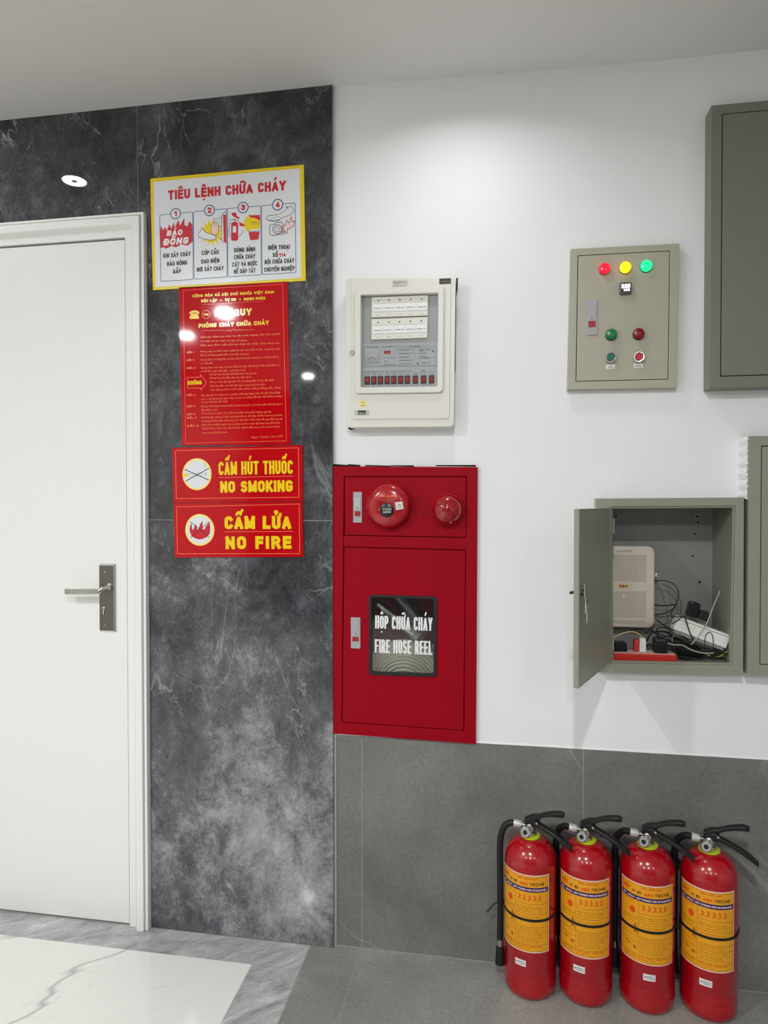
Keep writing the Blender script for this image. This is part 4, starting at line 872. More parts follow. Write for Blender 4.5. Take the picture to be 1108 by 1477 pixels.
z = Crop(800, 340, 5.54, YU-.012)(570, 415)
s_ = obj('digital_meter', G().box(z[0]-.0155, z[0]+.0155, yd-.012, yd, z[1]-.0155, z[1]+.0155), 'dark_steel', dl, bevel=.002)
obj('meter_window', G().box(z[0]-.0125, z[0]+.0125, yd-.0124, yd-.0118, z[1]-.012, z[1]+.012), 'black', s_)
g = G(); text(g, '225', (z[0]-.0115, z[1]-.0015), (z[0]+.0115, z[1]-.0015), .0115, yd-.0128, .06, 2); text(g, '380', (z[0]-.006, z[1]-.0095), (z[0]+.0105, z[1]-.0095), .006, yd-.0128, .06, 2)
tobj('lit_digits', g, 'led_white', s_)
latch(dl, U, 256, 341, 518, 792, 562, 682, 684, 732, 'lock_grey', 'lock_grey', yd)
# ================================================================== TALL GREY CABINETS AT THE RIGHT
def closed_cab(name, yf, pL, pT, pB, dL, dT, dB, xr, mat, label):
    tl = wp(pL, pT, yf); bl = wp(pL, pB, yf); a = wp(dL, dT, yf); b = wp(dL, dB, yf)
    x0, x1, z0, z1 = tl[0], xr, bl[1], tl[1]
    t = thing(name, ((x0+x1)/2, WY, z0), label, 'cabinet')
    outer = [(x0, z0), (x1, z0), (x1, z1), (x0, z1)]; inner = [(a[0], b[1]), (x1-(a[0]-x0), b[1]), (x1-(a[0]-x0), a[1]), (a[0], a[1])]
    obj('frame', G().ring(outer, inner, yf, WY), mat, t, bevel=.0015)
    e = .0022; obj('cabinet_door', G().box(inner[0][0]+e, inner[1][0]-e, yf+.0003, yf+.01, inner[0][1]+e, inner[2][1]-e), mat, t, bevel=.0008)
    obj('inner_back', G().box(inner[0][0]-.004, inner[1][0]+.004, yf+.012, WY-.002, inner[0][1]-.004, inner[2][1]+.004), 'void', t)
    return t, x0, x1, z0, z1
t, *dim = closed_cab('electrical_cabinet', -.04, 1026.5, 152, 560, 1042, 164, 543, 1.12, 'grey_cab_dark', 'upper of two closed grey metal cabinets at the right edge')
latch(t, Crop(0, 0, 1, -.04), 1175, 1188, 330, 375, 336, 356, 358, 366, 'lock_grey', 'lock_grey', -.0397)
t, *dim2 = closed_cab('electrical_cabinet', -.04, 1081, 629, 973, 1098.5, 643, 959, 1.16, 'grey_cab', 'lower closed grey metal cabinet touching the open one')
latch(t, Crop(0, 0, 1, -.04), 1175, 1188, 780, 825, 786, 806, 808, 816, 'lock_grey', 'lock_grey', -.0397)
# rough plaster edge on the side of the lower cabinet and above the open one
g = G(); n = 40; L = []
for k in range(n):
    z = 1.350+(1.516-1.350)*k/(n-1); j = .0035+.0030*math.sin(k*.9)*random.uniform(.2, 1); q = .0015*math.sin(k*1.7); x = dim2[0]-.0004
    L.append([(x, -.036+abs(q)*4, z), (x-.001-j*.45, -.031+q*3, z), (x-.0020-j*.9, -.012+q, z), (x-.003-j*1.1, WY+.001, z), (x, WY+.001, z)])
g.loft(L)
obj('plaster_ridge', g, 'plaster', wall, smooth=True)
# ================================================================== OPEN CABINET
YO = -.032
O = Crop(0, 0, 1, YO)
oc = [O(861, 719), O(1073.6, 717.5), O(1072.3, 973.5), O(862, 970)]
iq = [O(881.5, 731), O(1061, 729.5), O(1056.5, 960), O(882.5, 956.5)]
t = thing('open_cabinet', ((oc[2][0]+oc[3][0])/2, WY, oc[3][1]), 'grey metal wall cabinet with its door open, full of cables and plugs', 'cabinet')
obj('frame', G().ring(oc[::-1], iq[::-1], YO, WY), 'grey_cab', t, bevel=.0012)
iq2 = inset(iq, .005)
obj('inner_lip', G().ring(iq[::-1], iq2[::-1], YO+.004, YO+.016), 'grey_cab', t, bevel=.0008)
x0, x1, z0, z1 = OH; g = G(); e = .0012; BY = .162
x0 += .0006; x1 -= .0006; z0 += .0006; z1 -= .0006
for bx in ((x0, x0+e, WY+.0003, BY, z0, z1), (x1-e, x1, WY+.0003, BY, z0, z1), (x0+e, x1-e, WY+.0003, BY, z0, z0+e), (x0+e, x1-e, WY+.0003, BY, z1-e, z1)): g.box(*bx)
obj('inner_side', g, 'grey_cab', t)
obj('back_plate', G().box(x0+e, x1-e, BY-.0015, BY, z0, z1), 'grey_inner', t)
ZB = z0+e
IB = Crop(810, 700, 3.718, BY-.004)
for zx, zy in ((293, 168), (729, 168)):
    z = IB(zx, zy); s_ = obj('washer', G().lathe([(.0028, 0), (.0072, 0), (.0072, .0022), (.0028, .0022)], (z[0], BY-.0015, z[1]), (0, -1, 0), 20), 'lock_grey', t, smooth=True)
    obj('bolt', G().lathe([(0, 0), (.0030, 0), (.0030, .006), (0, .0065)], (z[0], BY-.0015, z[1]), (0, -1, 0), 12), 'void', s_)
for zx, zy, r in ((716, 262, .0026), (706, 379, .0030), (742, 520, .0036), (733, 198, .003)):
    z = IB(zx, zy); obj('mounting_hole', G().lathe([(0, 0), (r, 0), (r, .0005), (0, .0005)], (z[0], BY-.0015, z[1]), (0, -1, 0), 12), 'void', t)
# door leaf, swung open towards the room
hx, hy = iq[0][0]+.004, YO-.001
fx_, fy_ = .190, -.325
d = Vector((fx_-hx, fy_-hy)); Ld = d.length; d.normalize(); nrm = Vector((d.y, -d.x))  # towards the left, outer side
if nrm.x > 0: nrm = -nrm
zb_, zt_ = wp(882.5, 955, hy)[1]+.002, wp(881.5, 731.5, hy)[1]-.002
def dpt(a, b, z): p = Vector((hx, hy))+d*a+nrm*b; return (p.x, p.y, z)
def dbox(g, a0, a1, b0, b1, z0_, z1_):
    return g.add([dpt(a, b, z) for a in (a0, a1) for b in (b0, b1) for z in (z0_, z1_)], [(0, 1, 3, 2), (4, 6, 7, 5), (0, 4, 5, 1), (2, 3, 7, 6), (0, 2, 6, 4), (1, 5, 7, 3)])
g = G(); dbox(g, 0, Ld, .010, .0125, zb_, zt_); dbox(g, Ld-.0015, Ld, 0, .011, zb_, zt_); dbox(g, 0, .0015, 0, .011, zb_, zt_); dbox(g, 0, Ld, 0, .011, zb_, zb_+.0015); dbox(g, 0, Ld, 0, .011, zt_-.0015, zt_)
dbox(g, .0, Ld, .001, .003, zb_+.001, zt_-.001); dbox(g, .0, .020, -.001, .001, zb_+.001, zt_-.001)
dl = obj('cabinet_door', g, 'grey_cab', t, bevel=.0005)
for zz in (zb_+.05, zt_-.05):
    obj('hinge', G().tube([(hx+.003, hy+.001, zz-.02), (hx+.003, hy+.001, zz+.02)], .003, 10), 'grey_cab', dl, smooth=True)
zl = 1.128
lk = obj('lock_barrel', G().tube([dpt(Ld-.024, -.006, zl), dpt(Ld-.024, .017, zl)], .0075, 16), 'dark_steel', dl, smooth=True)
g = G(); dbox(g, Ld-.030, Ld-.004, .017, .024, zl-.003, zl+.003); obj('lock_handle', g, 'black', lk, bevel=.001)
g = G(); dbox(g, Ld-.030, Ld-.020, -.009, -.006, zl-.012, zl+.022); obj('lock_cam', g, 'steel', lk)
g = G(); g.tube([dpt(Ld-.024+.006*math.cos(a), -.010, zl-.012+.010*math.sin(a)) for a in [2*PI*k/14 for k in range(15)]], .0007, 6); dbox(g, Ld-.031, Ld-.018, -.0115, -.0095, zl-.048, zl-.018); dbox(g, Ld-.027, Ld-.022, -.0135, -.0118, zl-.072, zl-.028)
obj('key', g, 'chrome', lk)
# ---- contents
def ocrop(y): return Crop(870, 770, 5.54, y)
def P3d(zx, zy, y): x, z = ocrop(y)(zx, zy); return (x, y, z)
ym = .116
mq = [(OH[0]+.012, None)]
tr = ocrop(ym)(408, 100); br = ocrop(ym)(416, 755)
ml, mr = OH[0]+.006, (tr[0]+br[0])/2
t = thing('modem', ((ml+mr)/2, BY-.002, br[1]), 'beige modem with a perforated front fixed to the back of the open cabinet', 'modem')
body = G().loft([[(x, y, z) for x, z in rrect(ml+k, mr-k, br[1]+k, tr[1]-k, .021, 7)] for y, k in ((BY-.002, .004), (ym+.012, .0), (ym+.003, .0), (ym, .003))])
obj('shell', body, 'modem', t, smooth=True)
f = quadf((ml, tr[1]), (mr, tr[1]), (mr, br[1]), (ml, br[1]))
for v0, v1 in ((.11, .44), (.55, .88), (.905, .955)):
    obj('grille', G().prism(rquad(f(.12, v0), f(.86, v0), f(.86, v1), f(.12, v1), .002), ym-.0006, ym+.001), 'modem_grille', t)
obj('logo_band', G().prism([f(.30, .455), f(.62, .455), f(.62, .525), f(.30, .525)], ym-.0008, ym), 'pale_band', t)
cx, cz = ocrop(ym)(162, 418)
for k, (dx, mt_, ch_) in enumerate(((-.0085, 'print_black', '2'), (.0085, 'label_brown', 'G'))):
    g = G(); sfont(g, ch_, (cx+dx-.0030, cz-.0035), (cx+dx+.0030, cz-.0035), .0078, ym-.0010, .30); tobj('logo_letter', g, mt_, t)
obj('logo_star', G().prism([(cx+(.0052 if q % 2 else .0030)*math.cos(PI*q/5), cz+(.0062 if q % 2 else .0034)*math.sin(PI*q/5)) for q in range(10)], ym-.0012, ym-.0006), 'print_red', t)
g = G(); text(g, 'OPTICAL NETWORK UNIT', ocrop(ym)(112, 142), ocrop(ym)(232, 140), .0022, ym-.0004, .01, 1); tobj('small_print', g, 'label_brown', t)
obj('indicator_dot', G().lathe([(0, 0), (.0035, 0), (0, .0006)], (ocrop(ym)(165, 495)[0], ym-.0006, ocrop(ym)(165, 495)[1]), (0, -1, 0), 12), 'white', t)
# red power strip on the cabinet floor
yr0, yr1 = .0, .052
a, b = ocrop(yr0)(60, 958), ocrop(yr0)(592, 958)
rz = ZB+.026
t = thing('power_strip', ((a[0]+b[0])/2, .025, ZB), 'red power strip lying on the floor of the open cabinet', 'power strip')
obj('housing', G().box(OH[0]+.004, b[0], yr0, yr1, ZB+.0002, rz), 'red_strip', t, bevel=.002)
obj('top_face', G().box(OH[0]+.007, b[0]-.003, yr0+.004, yr1-.004, rz, rz+.001), 'label_pink', t)
for k in range(3):
    x = OH[0]+.025+k*.04; o = obj('socket', G().lathe([(.012, 0), (.012, .0012), (.010, .0012), (.010, .0002), (0, .0002)], (x, .026, rz+.001), (0, 0, 1), 20), 'label_pink', t)
RT = rz+.0022
def plug(name, label, zx0, zx1, zy0, y0, y1, mat, zbase, cat='plug', r=.002, rough=True):
    A_, B_ = ocrop(y0)(zx0, zy0), ocrop(y0)(zx1, zy0)
    t = thing(name, ((A_[0]+B_[0])/2, (y0+y1)/2, zbase), label, cat)
    k = (B_[0]-A_[0])*.12
    obj('casing', G().loft([[(A_[0]+i, y0+i, z), (B_[0]-i, y0+i, z), (B_[0]-i, y1-i, z), (A_[0]+i, y1-i, z)] for z, i in ((zbase+.0003, 0), (zbase+(A_[1]-zbase)*.8, k*.3), (A_[1], k))]), mat, t, bevel=r)
    return t, A_, B_
t, a, b = plug('power_plug', 'white plug standing in the red power strip', 292, 347, 835, .010, .030, 'white_strip', RT)
obj('cord', G().tube([((a[0]+b[0])/2, .02, a[1]-.003), ((a[0]+b[0])/2-.004, .02, a[1]+.006)]+[P3d(x, y, .02) for x, y in ((285, 800), (255, 785), (215, 782), (170, 790), (130, 805), (98, 822), (70, 835))], .0016, 8), 'cable_white', t, smooth=True)
t, a, b = plug('power_plug', 'red plug beside the white plug in the red power strip', 250, 290, 845, .012, .034, 'red_strip', RT)
t, a, b = plug('power_adapter', 'small black adapter at the left end of the red power strip', 86, 200, 866, .008, .040, 'black', RT, 'adapter', .004)
t, a, b = plug('power_adapter', 'blocky black adapter on the right end of the red power strip', 412, 520, 835, .006, .042, 'black', RT, 'adapter', .003)
obj('prong_end', G().box(b[0]-.001, b[0]+.012, .012, .034, RT+.008, a[1]-.006), 'rubber', t, bevel=.002)
# white power strip leaning on the right
pa, pb = Vector(P3d(566, 704, .012)), Vector(P3d(985, 856, .012)); dd = (pb-pa).normalized(); nn = Vector((-dd.z, 0, dd.x))
if nn.z < 0: nn = -nn
t = thing('power_strip', ((pa.x+pb.x)/2, .012, ZB), 'white power strip leaning on its side at the right in the open cabinet', 'power strip')
def slabp(p0, p1, lo, hi, y0, y1, sk=.0):
    L = []
    for p, k in ((p0, sk), (p0, 0), (p1, 0), (p1, sk)): pass
    return G().loft([[tuple(Vector((p.x, y, p.z))+nn*w_) for y, w_ in ((y0, lo), (y0+.0, hi), (y1, hi), (y1, lo))] for p in (p0, p1)])
obj('housing', slabp(pa, pb, -.018, .014, -.006, .030), 'white_strip', t, bevel=.002)
obj('ledge', slabp(pa+dd*.004, pb+dd*.002, .0145, .0195, -.012, .032), 'white_strip', t, bevel=.001)
obj('shaded_underside', slabp(pa+dd*.006, pb-dd*.004, -.027, -.0185, -.002, .030), 'grey_inner', t, bevel=.001)  # grey colour gives the white strip its shaded lower side
for k in range(3):
    p = pa+dd*(.022+.026*k); c_ = Vector((p.x, -.006, p.z))
    obj('socket', G().lathe([(.0095, 0), (.0095, .001), (.0082, .001), (.0082, .0001), (0, .0001)], tuple(c_), (0, -1, 0), 20).box(c_.x-.004, c_.x-.0028, -.0068, -.0058, c_.z-.002, c_.z+.003).box(c_.x+.0028, c_.x+.004, -.0068, -.0058, c_.z-.002, c_.z+.003), 'alarm', t)
def block(name, label, pts, y0, y1, mat, cat, bev=.003):
    P_ = [ocrop((y0+y1)/2)(*p) for p in pts]; zs_ = min(p[1] for p in P_)
    t = thing(name, (sum(p[0] for p in P_)/len(P_), (y0+y1)/2, zs_), label, cat)
    obj('casing', G().prism(P_, y0, y1), mat, t, bevel=bev); return t, P_
block('power_adapter', 'large black adapter standing behind the white power strip', [(690, 545), (712, 536), (762, 550), (772, 566), (745, 668), (662, 650)], .034, .064, 'black', 'adapter', .003)
block('power_adapter', 'smaller black adapter between the white power strip and the right side', [(770, 612), (832, 618), (842, 640), (822, 700), (748, 668)], .036, .062, 'rubber', 'adapter', .003)
block('power_adapter', 'black block added for the shade under the white power strip', [(560, 880), (640, 862), (760, 900), (800, 950), (780, 985), (600, 985)], .050, .085, 'black', 'adapter', .004)  # added dark block, fills the shaded area below the white strip
# cables
def cable(label, pts, y, r, mat='rubber', cat='cable', name='cable'):
    P_ = []; ys = y if hasattr(y, '__len__') else [y]*len(pts)
    raw = [Vector(P3d(*p, yy)) for p, yy in zip(pts, ys)]
    for i in range(len(raw)-1):       # smooth through the points
        p0, p1, p2, p3 = raw[max(i-1, 0)], raw[i], raw[i+1], raw[min(i+2, len(raw)-1)]
        for k in range(6):
            s = k/6; P_.append(.5*((2*p1)+(p2-p0)*s+(2*p0-5*p1+4*p2-p3)*s*s+(3*p1-p0-3*p2+p3)*s**3))
    P_.append(raw[-1])
    for p in P_: p.z = max(p.z, ZB+r+.0002); p.x = min(max(p.x, OH[0]+.003+r), OH[1]-.003-r)
    o = obj(name, G().tube(P_, r, 8), mat, None, smooth=True); tag(o, label, cat); return o
cable('black cable looping out from the right side of the modem', [(405, 378), (440, 375), (500, 376), (560, 400), (597, 445), (603, 500), (585, 560), (560, 605), (540, 650), (560, 665), (650, 660), (700, 655)], [.12, .11, .10, .09, .08, .06, .05, .04, .03, -.008, -.012, -.013], .0014)
cable('black lead with a thick connector below the middle of the modem', [(412, 568), (450, 572), (500, 574), (575, 568), (560, 600), (500, 630), (440, 645), (412, 640)], .09, .0020)
cable('thin grey wire hanging beside the modem', [(428, 330), (450, 370), (480, 430), (500, 500), (520, 580), (532, 640), (535, 740)], .11, .0009, 'cable_grey')
cable('thin dark wire arching down to the white power strip', [(470, 400), (540, 430), (600, 500), (625, 570), (618, 640)], .115, .0008)
cable('black cable crossing the white power strip to the clutter', [(550, 720), (600, 690), (650, 665), (690, 780), (730, 860)], [-.008, -.009, -.014, -.009, -.008], .0016)
cable('thin black loop hanging over the white power strip', [(812, 900), (818, 820), (850, 785), (876, 820), (880, 900), (850, 960)], -.009, .0010)
cable('black cable curling on top of the clutter in the middle', [(430, 690), (500, 740), (560, 790), (520, 820), (450, 800), (430, 760), (500, 750), (600, 800), (680, 850)], .06, .0019)
cable('black cable snaking along the cabinet floor', [(560, 990), (650, 985), (740, 1000), (820, 980), (900, 990), (990, 1000)], [.012, .02, .008, .016, .01, .02], .0024)
cable('black cable lying over the adapters at the lower right', [(520, 850), (620, 900), (720, 940), (820, 930), (930, 950), (995, 960)], [-.002, -.004, -.006, -.006, -.006, -.004], .0020)
cable('olive cable end on the floor at the lower right', [(830, 965), (880, 985), (940, 975), (990, 940)], .014, .0013, 'lime')
cable('dark cable bundle behind the adapters', [(350, 860), (380, 800), (440, 780), (520, 790), (560, 830), (620, 850), (640, 900), (600, 940)], .07, .0026)
cable('second dark cable bundle under the modem', [(340, 800), (380, 770), (450, 830), (420, 900), (360, 880), (340, 930)], .062, .0022)
cable('grey cable hanging from the middle into the clutter', [(535, 640), (540, 740), (560, 800), (550, 870)], .05, .0012, 'cable_grey')
cable('pale straight cable tie sticking up across the white power strip', [(935, 455), (890, 560), (840, 690), (815, 740), (760, 820), (705, 885)], [.0, -.004, -.012, -.016, -.013, -.011], .0014, 'cable_grey', 'cable tie', 'cable_tie')
cable('pale curved cable tie lying low in front of the adapters', [(515, 875), (580, 888), (635, 890), (690, 920), (760, 945), (830, 955), (885, 952)], -.012, .0016, 'cable_grey', 'cable tie', 'cable_tie')
t = thing('cable_connector', P3d(424, 340, .12), 'tiny white cable connector at the upper right of the modem', 'connector')
g = G(); p = P3d(424, 322, .125); g.box(p[0]-.003, p[0]+.003, p[1]-.004, p[1]+.004, p[2]-.007, p[2]+.004); obj('body', g, 'white_strip', t, bevel=.0006)
# ================================================================== FIRE EXTINGUISHERS
R = .070
def cylmap(r): return lambda az, z: (r*math.sin(az), -r*math.cos(az), z)
def cyl_patch(g, a0, a1, z0, z1, r, n=24):
    fr_ = [(r*math.sin(a0+(a1-a0)*k/n), -r*math.cos(a0+(a1-a0)*k/n)) for k in range(n+1)]
    v = [(x, y, z) for x, y in fr_ for z in (z0, z1)]
    return g.add(v, [(2*k, 2*k+2, 2*k+3, 2*k+1) for k in range(n)])
def lob(name, g, mat, parent, smooth=True, bevel=0):
    """a part whose points are given in its thing's own frame"""
    me = bpy.data.meshes.new(name); me.from_pydata(g.v, [], g.f)
    bm = bmesh.new(); bm.from_mesh(me); bmesh.ops.remove_doubles(bm, verts=bm.verts, dist=1e-6); bm.to_mesh(me)
    if len(g.f) > 0 and mat not in LETTER: bmesh.ops.recalc_face_normals(bm, faces=bm.faces); bm.to_mesh(me)
    bm.free(); return link(name, me, MT[mat], parent, smooth, bevel, 'stuff' if name.endswith('_print') else None)
LETTER = ('label_yellow', 'label_pink', 'label_blue', 'label_brown', 'label_orange')
HW = math.radians(62.5)
def make_label(parent):
    lab = lob('paper_label', cyl_patch(G(), -HW, HW, .1365, .3455, R+.0004), 'label_pink', parent)
    k = .04; lob('label_field', cyl_patch(G(), -HW+k, HW-k, .1395, .3425, R+.0007), 'label_yellow', lab)
    lob('title_band', cyl_patch(G(), -HW+k*1.5, HW-k*1.5, .300, .3125, R+.0010), 'label_blue', lab)
    W2 = HW-k
    g = G(); r = R+.0010; lw = .0007
    def hl(a0, a1, z): cyl_patch(g, a0, a1, z-lw/2, z+lw/2, r, 14)
    def vl(a, z0, z1): cyl_patch(g, a-.005, a+.005, z0, z1, r, 1)
    xm = -.27
    hl(-W2+.02, W2-.02, .1415); vl(-W2+.02, .142, .340); vl(W2-.02, .147, .335); vl(xm, .158, .300)
    for a0, a1, zs_ in ((-W2, xm, (.253, .241, .205, .190, .158)), (xm, W2, (.268, .241, .206, .190, .158))):
        for z in zs_: hl(a0+.02, a1-.02, z)
    hl(-W2+.02, W2-.02, .3405)
    # pictogram figures
    fm = lambda r_: (lambda a, z: (r_*math.sin(a/R), -r_*math.cos(a/R), z))
    def bl(pts, wd):                                   # bent line in label coordinates (metres round, z)
        for p, q in zip(pts[:-1], pts[1:]):
            v = Vector((q[0]-p[0], q[1]-p[1])); n_ = Vector((-v.y, v.x)).normalized()*wd/2
            g.add([fm(r)(p[0]+n_.x, p[1]+n_.y), fm(r)(q[0]+n_.x, q[1]+n_.y), fm(r)(q[0]-n_.x, q[1]-n_.y), fm(r)(p[0]-n_.x, p[1]-n_.y)], [(0, 1, 2, 3)])
    bl([(-.028, .238), (-.027, .226), (-.031, .212)], .0028); bl([(-.027, .226), (-.022, .211)], .0022); bl([(-.034, .231), (-.027, .233), (-.021, .229)], .0015)
    bl([(-.055, .184), (-.048, .178), (-.040, .180)], .0016); bl([(-.050, .186), (-.048, .174)], .0012)
    for k_ in range(5): a_ = k_*1.25; bl([(-.029, .174), (-.029+.006*math.cos(a_), .174+.006*math.sin(a_))], .0018)
    # rows of small writing
    rows = [(.272, 'Hướng dẫn sử dụng bình chữa cháy')]
    for z, s in ((.258, 'Bình bột ABC 8 kg'), (.2525, 'Áp suất 1.2 MPa'), (.2465, 'Thời gian phun > 15 s'), (.232, 'Kiểm tra định kỳ 3 tháng một lần'), (.2255, 'Không để nơi có nhiệt độ cao'),
                 (.200, 'Kim đồng hồ phải ở vạch xanh'), (.1945, 'Nạp lại sau khi sử dụng'), (.183, 'Để bình nơi khô ráo dễ lấy'), (.177, 'Không tự ý tháo bình'), (.171, 'Tránh ánh nắng trực tiếp'), (.165, 'Bảo dưỡng hằng năm')):
        text(g, s, (-.014, z), (.058-(len(s) % 5)*.004, z), .0028, 0, .0, 1, fmap=fm(r))
    for z, s in ((.2475, 'Dùng cho đám cháy'), (.146, 'Điện thoại cứu hỏa 114')): text(g, s, (-.064, z), (-.024 if z > .2 else .02, z), .0030, 0, 0, 1, fmap=fm(r))
    lob('brown_print', g, 'label_brown', lab, False)
    g = G()
    text(g, 'BÌNH CHỮA CHÁY', (-.012, .3335), (.040, .3335), .0038, 0, .02, 1, fmap=fm(r)); text(g, 'ABC', (-.006, .3175), (.016, .3175), .0075, 0, .05, 2, fmap=fm(r))
    text(g, 'BỘT', (-.064, .322), (-.042, .322), .010, 0, .05, 2, fmap=fm(r))
    for k_ in range(5):
        x = -.008+k_*.0135
        for q in ([(x, .293), (x+.002, .284), (x-.002, .276)], [(x+.002, .284), (x+.006, .277)], [(x-.001, .289), (x+.006, .287)]):
            for p_, q_ in zip(q[:-1], q[1:]):
                v = Vector((q_[0]-p_[0], q_[1]-p_[1])); n_ = Vector((-v.y, v.x)).normalized()*.0011
                g.add([fm(r)(p_[0]+n_.x, p_[1]+n_.y), fm(r)(q_[0]+n_.x, q_[1]+n_.y), fm(r)(q_[0]-n_.x, q_[1]-n_.y), fm(r)(p_[0]-n_.x, p_[1]-n_.y)], [(0, 1, 2, 3)])
    n = 12; c_ = (-.036, .272); g.add([fm(r)(c_[0]+.008*math.cos(2*PI*k_/n), c_[1]+.008*math.sin(2*PI*k_/n)*(1+.3*(k_ % 2))) for k_ in range(n)], [tuple(range(n))])
    text(g, 'PCCC', (-.056, .2935), (-.030, .2935), .0042, 0, .03, 1, fmap=fm(r))
    text(g, 'BÌNH BỘT CHỮA CHÁY TỔNG HỢP', (-.055, .1520), (.055, .1520), .0034, 0, .02, 1, fmap=fm(r))
    lob('orange_print', g, 'label_orange', lab, False)
    g = G(); text(g, 'BỘT - MFZL8 - DRY POWDER FIRE EXTINGUISHER', (-.066, .3038), (.066, .3038), .0045, 0, .02, 1, fmap=fm(R+.0012)); lob('pale_print', g, 'label_pink', lab, False)
    g = G(); text(g, '干 粉', (-.038, .3185), (-.012, .3185), .0062, 0, .03, 1, fmap=fm(r)); text(g, '干粉灭火器', (.020, .3185), (.060, .3185), .0062, 0, .03, 1, fmap=fm(r)); lob('character_print', g, 'label_brown', lab, False)
    return lab
def make_sticker(parent):
    h = .215; s_ = lob('sticker', cyl_patch(G(), -h, h, .096, .1130, R+.0005, 10), 'white', parent)
    fm = lambda a, z: ((R+.0009)*math.sin(a/R), -(R+.0009)*math.cos(a/R), z)
    g = G(); text(g, 'KIỂM ĐỊNH PCCC', (-.006, .106), (.013, .106), .0024, 0, 0, 1, fmap=fm); text(g, 'TEM KIỂM TRA', (-.006, .101), (.013, .101), .0022, 0, 0, 1, fmap=fm); text(g, 'QC', (-.0125, .103), (-.0075, .103), .004, 0, .03, 1, fmap=fm)
    lob('sticker_print', g, 'print_black', s_, False); return s_
def make_extinguisher(loc, hose_pts, hose_tail):
    t = thing('fire_extinguisher', loc, '', 'fire extinguisher', 'red fire extinguishers in a row')
    prof = [(0, .004), (.050, .004), (.054, 0), (.060, .0005), (.0655, .006), (.069, .014), (R, .024), (R, .046), (R-.0007, .048), (R, .050), (R, .066), (R-.0007, .068), (R, .070), (R, .355)]
    prof += [(.020+.050*math.cos(a), .355+.062*math.sin(a)) for a in [PI/2*k/9 for k in range(1, 10)]]+[(.019, .4185), (0, .4185)]
    lob('cylinder', G().lathe(prof, (0, 0, 0), n=56), 'ext_red', t)
    lob('lime_ring', G().lathe([(.019, .4175), (.0265, .418), (.0268, .4225), (.020, .4245), (0, .4245)], (0, 0, 0), n=32), 'lime', t)
    lob('valve_body', G().lathe([(.0165, .424), (.0175, .428), (.0165, .432), (.013, .434), (.013, .452), (.010, .456), (0, .456)], (0, 0, 0), n=24).tube([(-.010, 0, .446), (-.026, 0, .448)], .0075, 12), 'steel', t)
    ga = lob('pressure_gauge', G().lathe([(0, 0), (.012, 0), (.0142, .003), (.0142, .008), (.0122, .0095), (.0115, .0078), (0, .0078)], (-.013, -.018, .437), (-.28, -.95, .18), 28), 'chrome', t)
    lob('gauge_face', G().lathe([(0, .0080), (.0110, .0080), (.0110, .0083), (0, .0083)], (-.013, -.018, .437), (-.28, -.95, .18), 24), 'lock_grey', ga)
    ax = Vector((-.28, -.95, .18)).normalized(); o_ = Vector((-.013, -.018, .437))+ax*.0088
    lob('gauge_mark', G().lathe([(.0046, 0), (.0062, 0), (.0062, .0003), (.0046, .0003), (.0046, 0)], tuple(o_), tuple(ax), 16), 'print_black', ga)
    # lever (upper) and carrying handle (lower)
    def strip(pts, wd, th):
        L = []
        for i, (x, z) in enumerate(pts):
            w_ = wd[i]/2; L.append([(x, -w_, z-th/2), (x, -w_, z+th/2), (x, -w_*.6, z+th/2+.0015), (x, w_*.6, z+th/2+.0015), (x, w_, z+th/2), (x, w_, z-th/2), (x, w_*.6, z-th/2+.001), (x, -w_*.6, z-th/2+.001)])
        return G().loft(L)
    hand = []; hand.append(lob('lever', strip([(-.014, .462), (.004, .472), (.022, .476), (.040, .486), (.058, .4925), (.076, .497), (.088, .4975), (.094, .4965)], [.020, .024, .022, .019, .022, .024, .020, .012], .0100), 'black', t, True, .001))
    hand.append(lob('head_block', G().loft([[(x, y, z) for x, y in ((-.014, -.011), (.024, -.011), (.024, .011), (-.014, .011))] for z in (.448, .468)]), 'black', t, False, .002))
    hand.append(lob('carry_handle', strip([(.016, .458), (.036, .451), (.058, .443), (.080, .433), (.099, .422), (.115, .410)], [.022, .020, .021, .022, .021, .015], .0095).tube([(.020, .0, .464), (.020, 0, .452)], .006, 10), 'black', t, True, .001))
    hand.append(lob('pin', G().tube([(.022, -.016, .463), (.022, .016, .463)], .0022, 8).lathe([(.0035, 0), (.003, .003), (0, .004)], (.022, -.012, .463), (0, -1, 0), 12), 'chrome', t))
    for o_h in hand: o_h.rotation_euler.z = math.radians(-21)
    # strap
    lob('strap', G().loft([[( (R+o2)*math.cos(a), (R+o2)*math.sin(a), .224+zz-.004*math.cos(a+.4)*0) for a in [2*PI*k/48 for k in range(48)]] for o2, zz in ((.0008, -.0035), (.0026, -.0028), (.0026, .0028), (.0008, .0035))], cap=False), 'rubber', t)
    h = Vector((0, 0, 0))
    ho = lob('hose', G().tube(hose_pts, .0088, 14), 'rubber', t)
    a, b = Vector(hose_pts[-1]), Vector(hose_pts[-1])-Vector((0, 0, .018)); lob('ferrule', G().tube([a, b], .0098, 14), 'steel', ho)
    lob('nozzle', G().tube([b, b-Vector((0, 0, .012)), b-Vector((0.0, 0, .052))], [.0095, .0115, .0135], 16), 'rubber', ho)
    lob('hose_ferrule', G().tube([(-.026, 0, .448), (-.034, 0, .4495), (-.046, hose_pts[0][1], hose_pts[0][2])], [.0095, .0108, .0105], 14), 'silver', t)
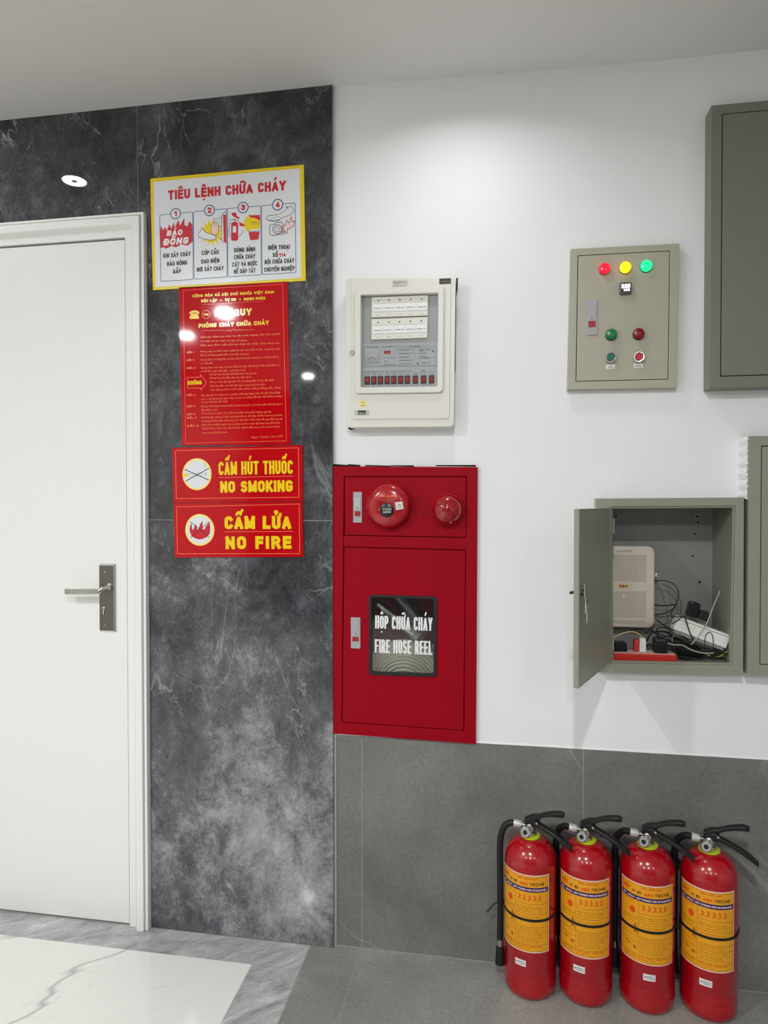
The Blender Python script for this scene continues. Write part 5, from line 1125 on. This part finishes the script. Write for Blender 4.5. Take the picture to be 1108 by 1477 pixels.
    if hose_tail: lob('strap_tail', G().tube(hose_tail, .0028, 6, .8), 'rubber', t)
    make_label(t); make_sticker(t)
    return t
def smooth_path(raw, m=6):
    raw = [Vector(p) for p in raw]; out = []
    for i in range(len(raw)-1):
        p0, p1, p2, p3 = raw[max(i-1, 0)], raw[i], raw[i+1], raw[min(i+2, len(raw)-1)]
        for k in range(m):
            s = k/m; out.append(.5*((2*p1)+(p2-p0)*s+(2*p0-5*p1+4*p2-p3)*s*s+(3*p1-p0-3*p2+p3)*s**3))
    return out+[raw[-1]]
def copy_tree(o, parent=None):
    c = o.copy(); C.objects.link(c); c.parent = parent
    for ch in [x for x in bpy.data.objects if x.parent == o]: copy_tree(ch, c)
    return c
YE = -.061
hoseA = smooth_path([(-.042, 0, .451), (-.058, 0, .449), (-.073, 0, .434), (-.081, 0, .405), (-.083, 0, .36), (-.082, 0, .29), (-.0815, 0, .20), (-.082, 0, .122)])
hoseB = smooth_path([(-.042, .0, .451), (-.056, .012, .447), (-.068, .030, .430), (-.075, .044, .40), (-.0752, .0470, .34), (-.0752, .0475, .24), (-.0752, .0475, .122)])
XS = (.093, .242, .402, .558)
e1 = make_extinguisher((XS[0], YE, 0), hoseA, [(-.0905, -.002, .226), (-.098, -.004, .220), (-.114, -.010, .205), (-.118, -.012, .200)])
e2 = make_extinguisher((XS[1], YE, 0), hoseB, None)
e3 = copy_tree(e2); e3.location.x = XS[2]
e4 = copy_tree(e2); e4.location.x = XS[3]
labs = ['leftmost red fire extinguisher, its hose in full view at its left', 'red fire extinguisher second from the left, next to the one showing its hose',
        'red fire extinguisher third from the left, next to the rightmost one', 'rightmost red fire extinguisher, its lower handle clear against the grey tiles']
for e, lb, la, sa in zip((e1, e2, e3, e4), labs, (-21, -12.5, -13.6, -23), (-24, -21, -7, -21.5)):
    e['label'] = lb
    for ch in [x for x in bpy.data.objects if x.parent == e]:
        if ch.name.startswith('paper_label'): ch.rotation_euler.z = math.radians(la)
        if ch.name.startswith('sticker'): ch.rotation_euler.z = math.radians(sa)
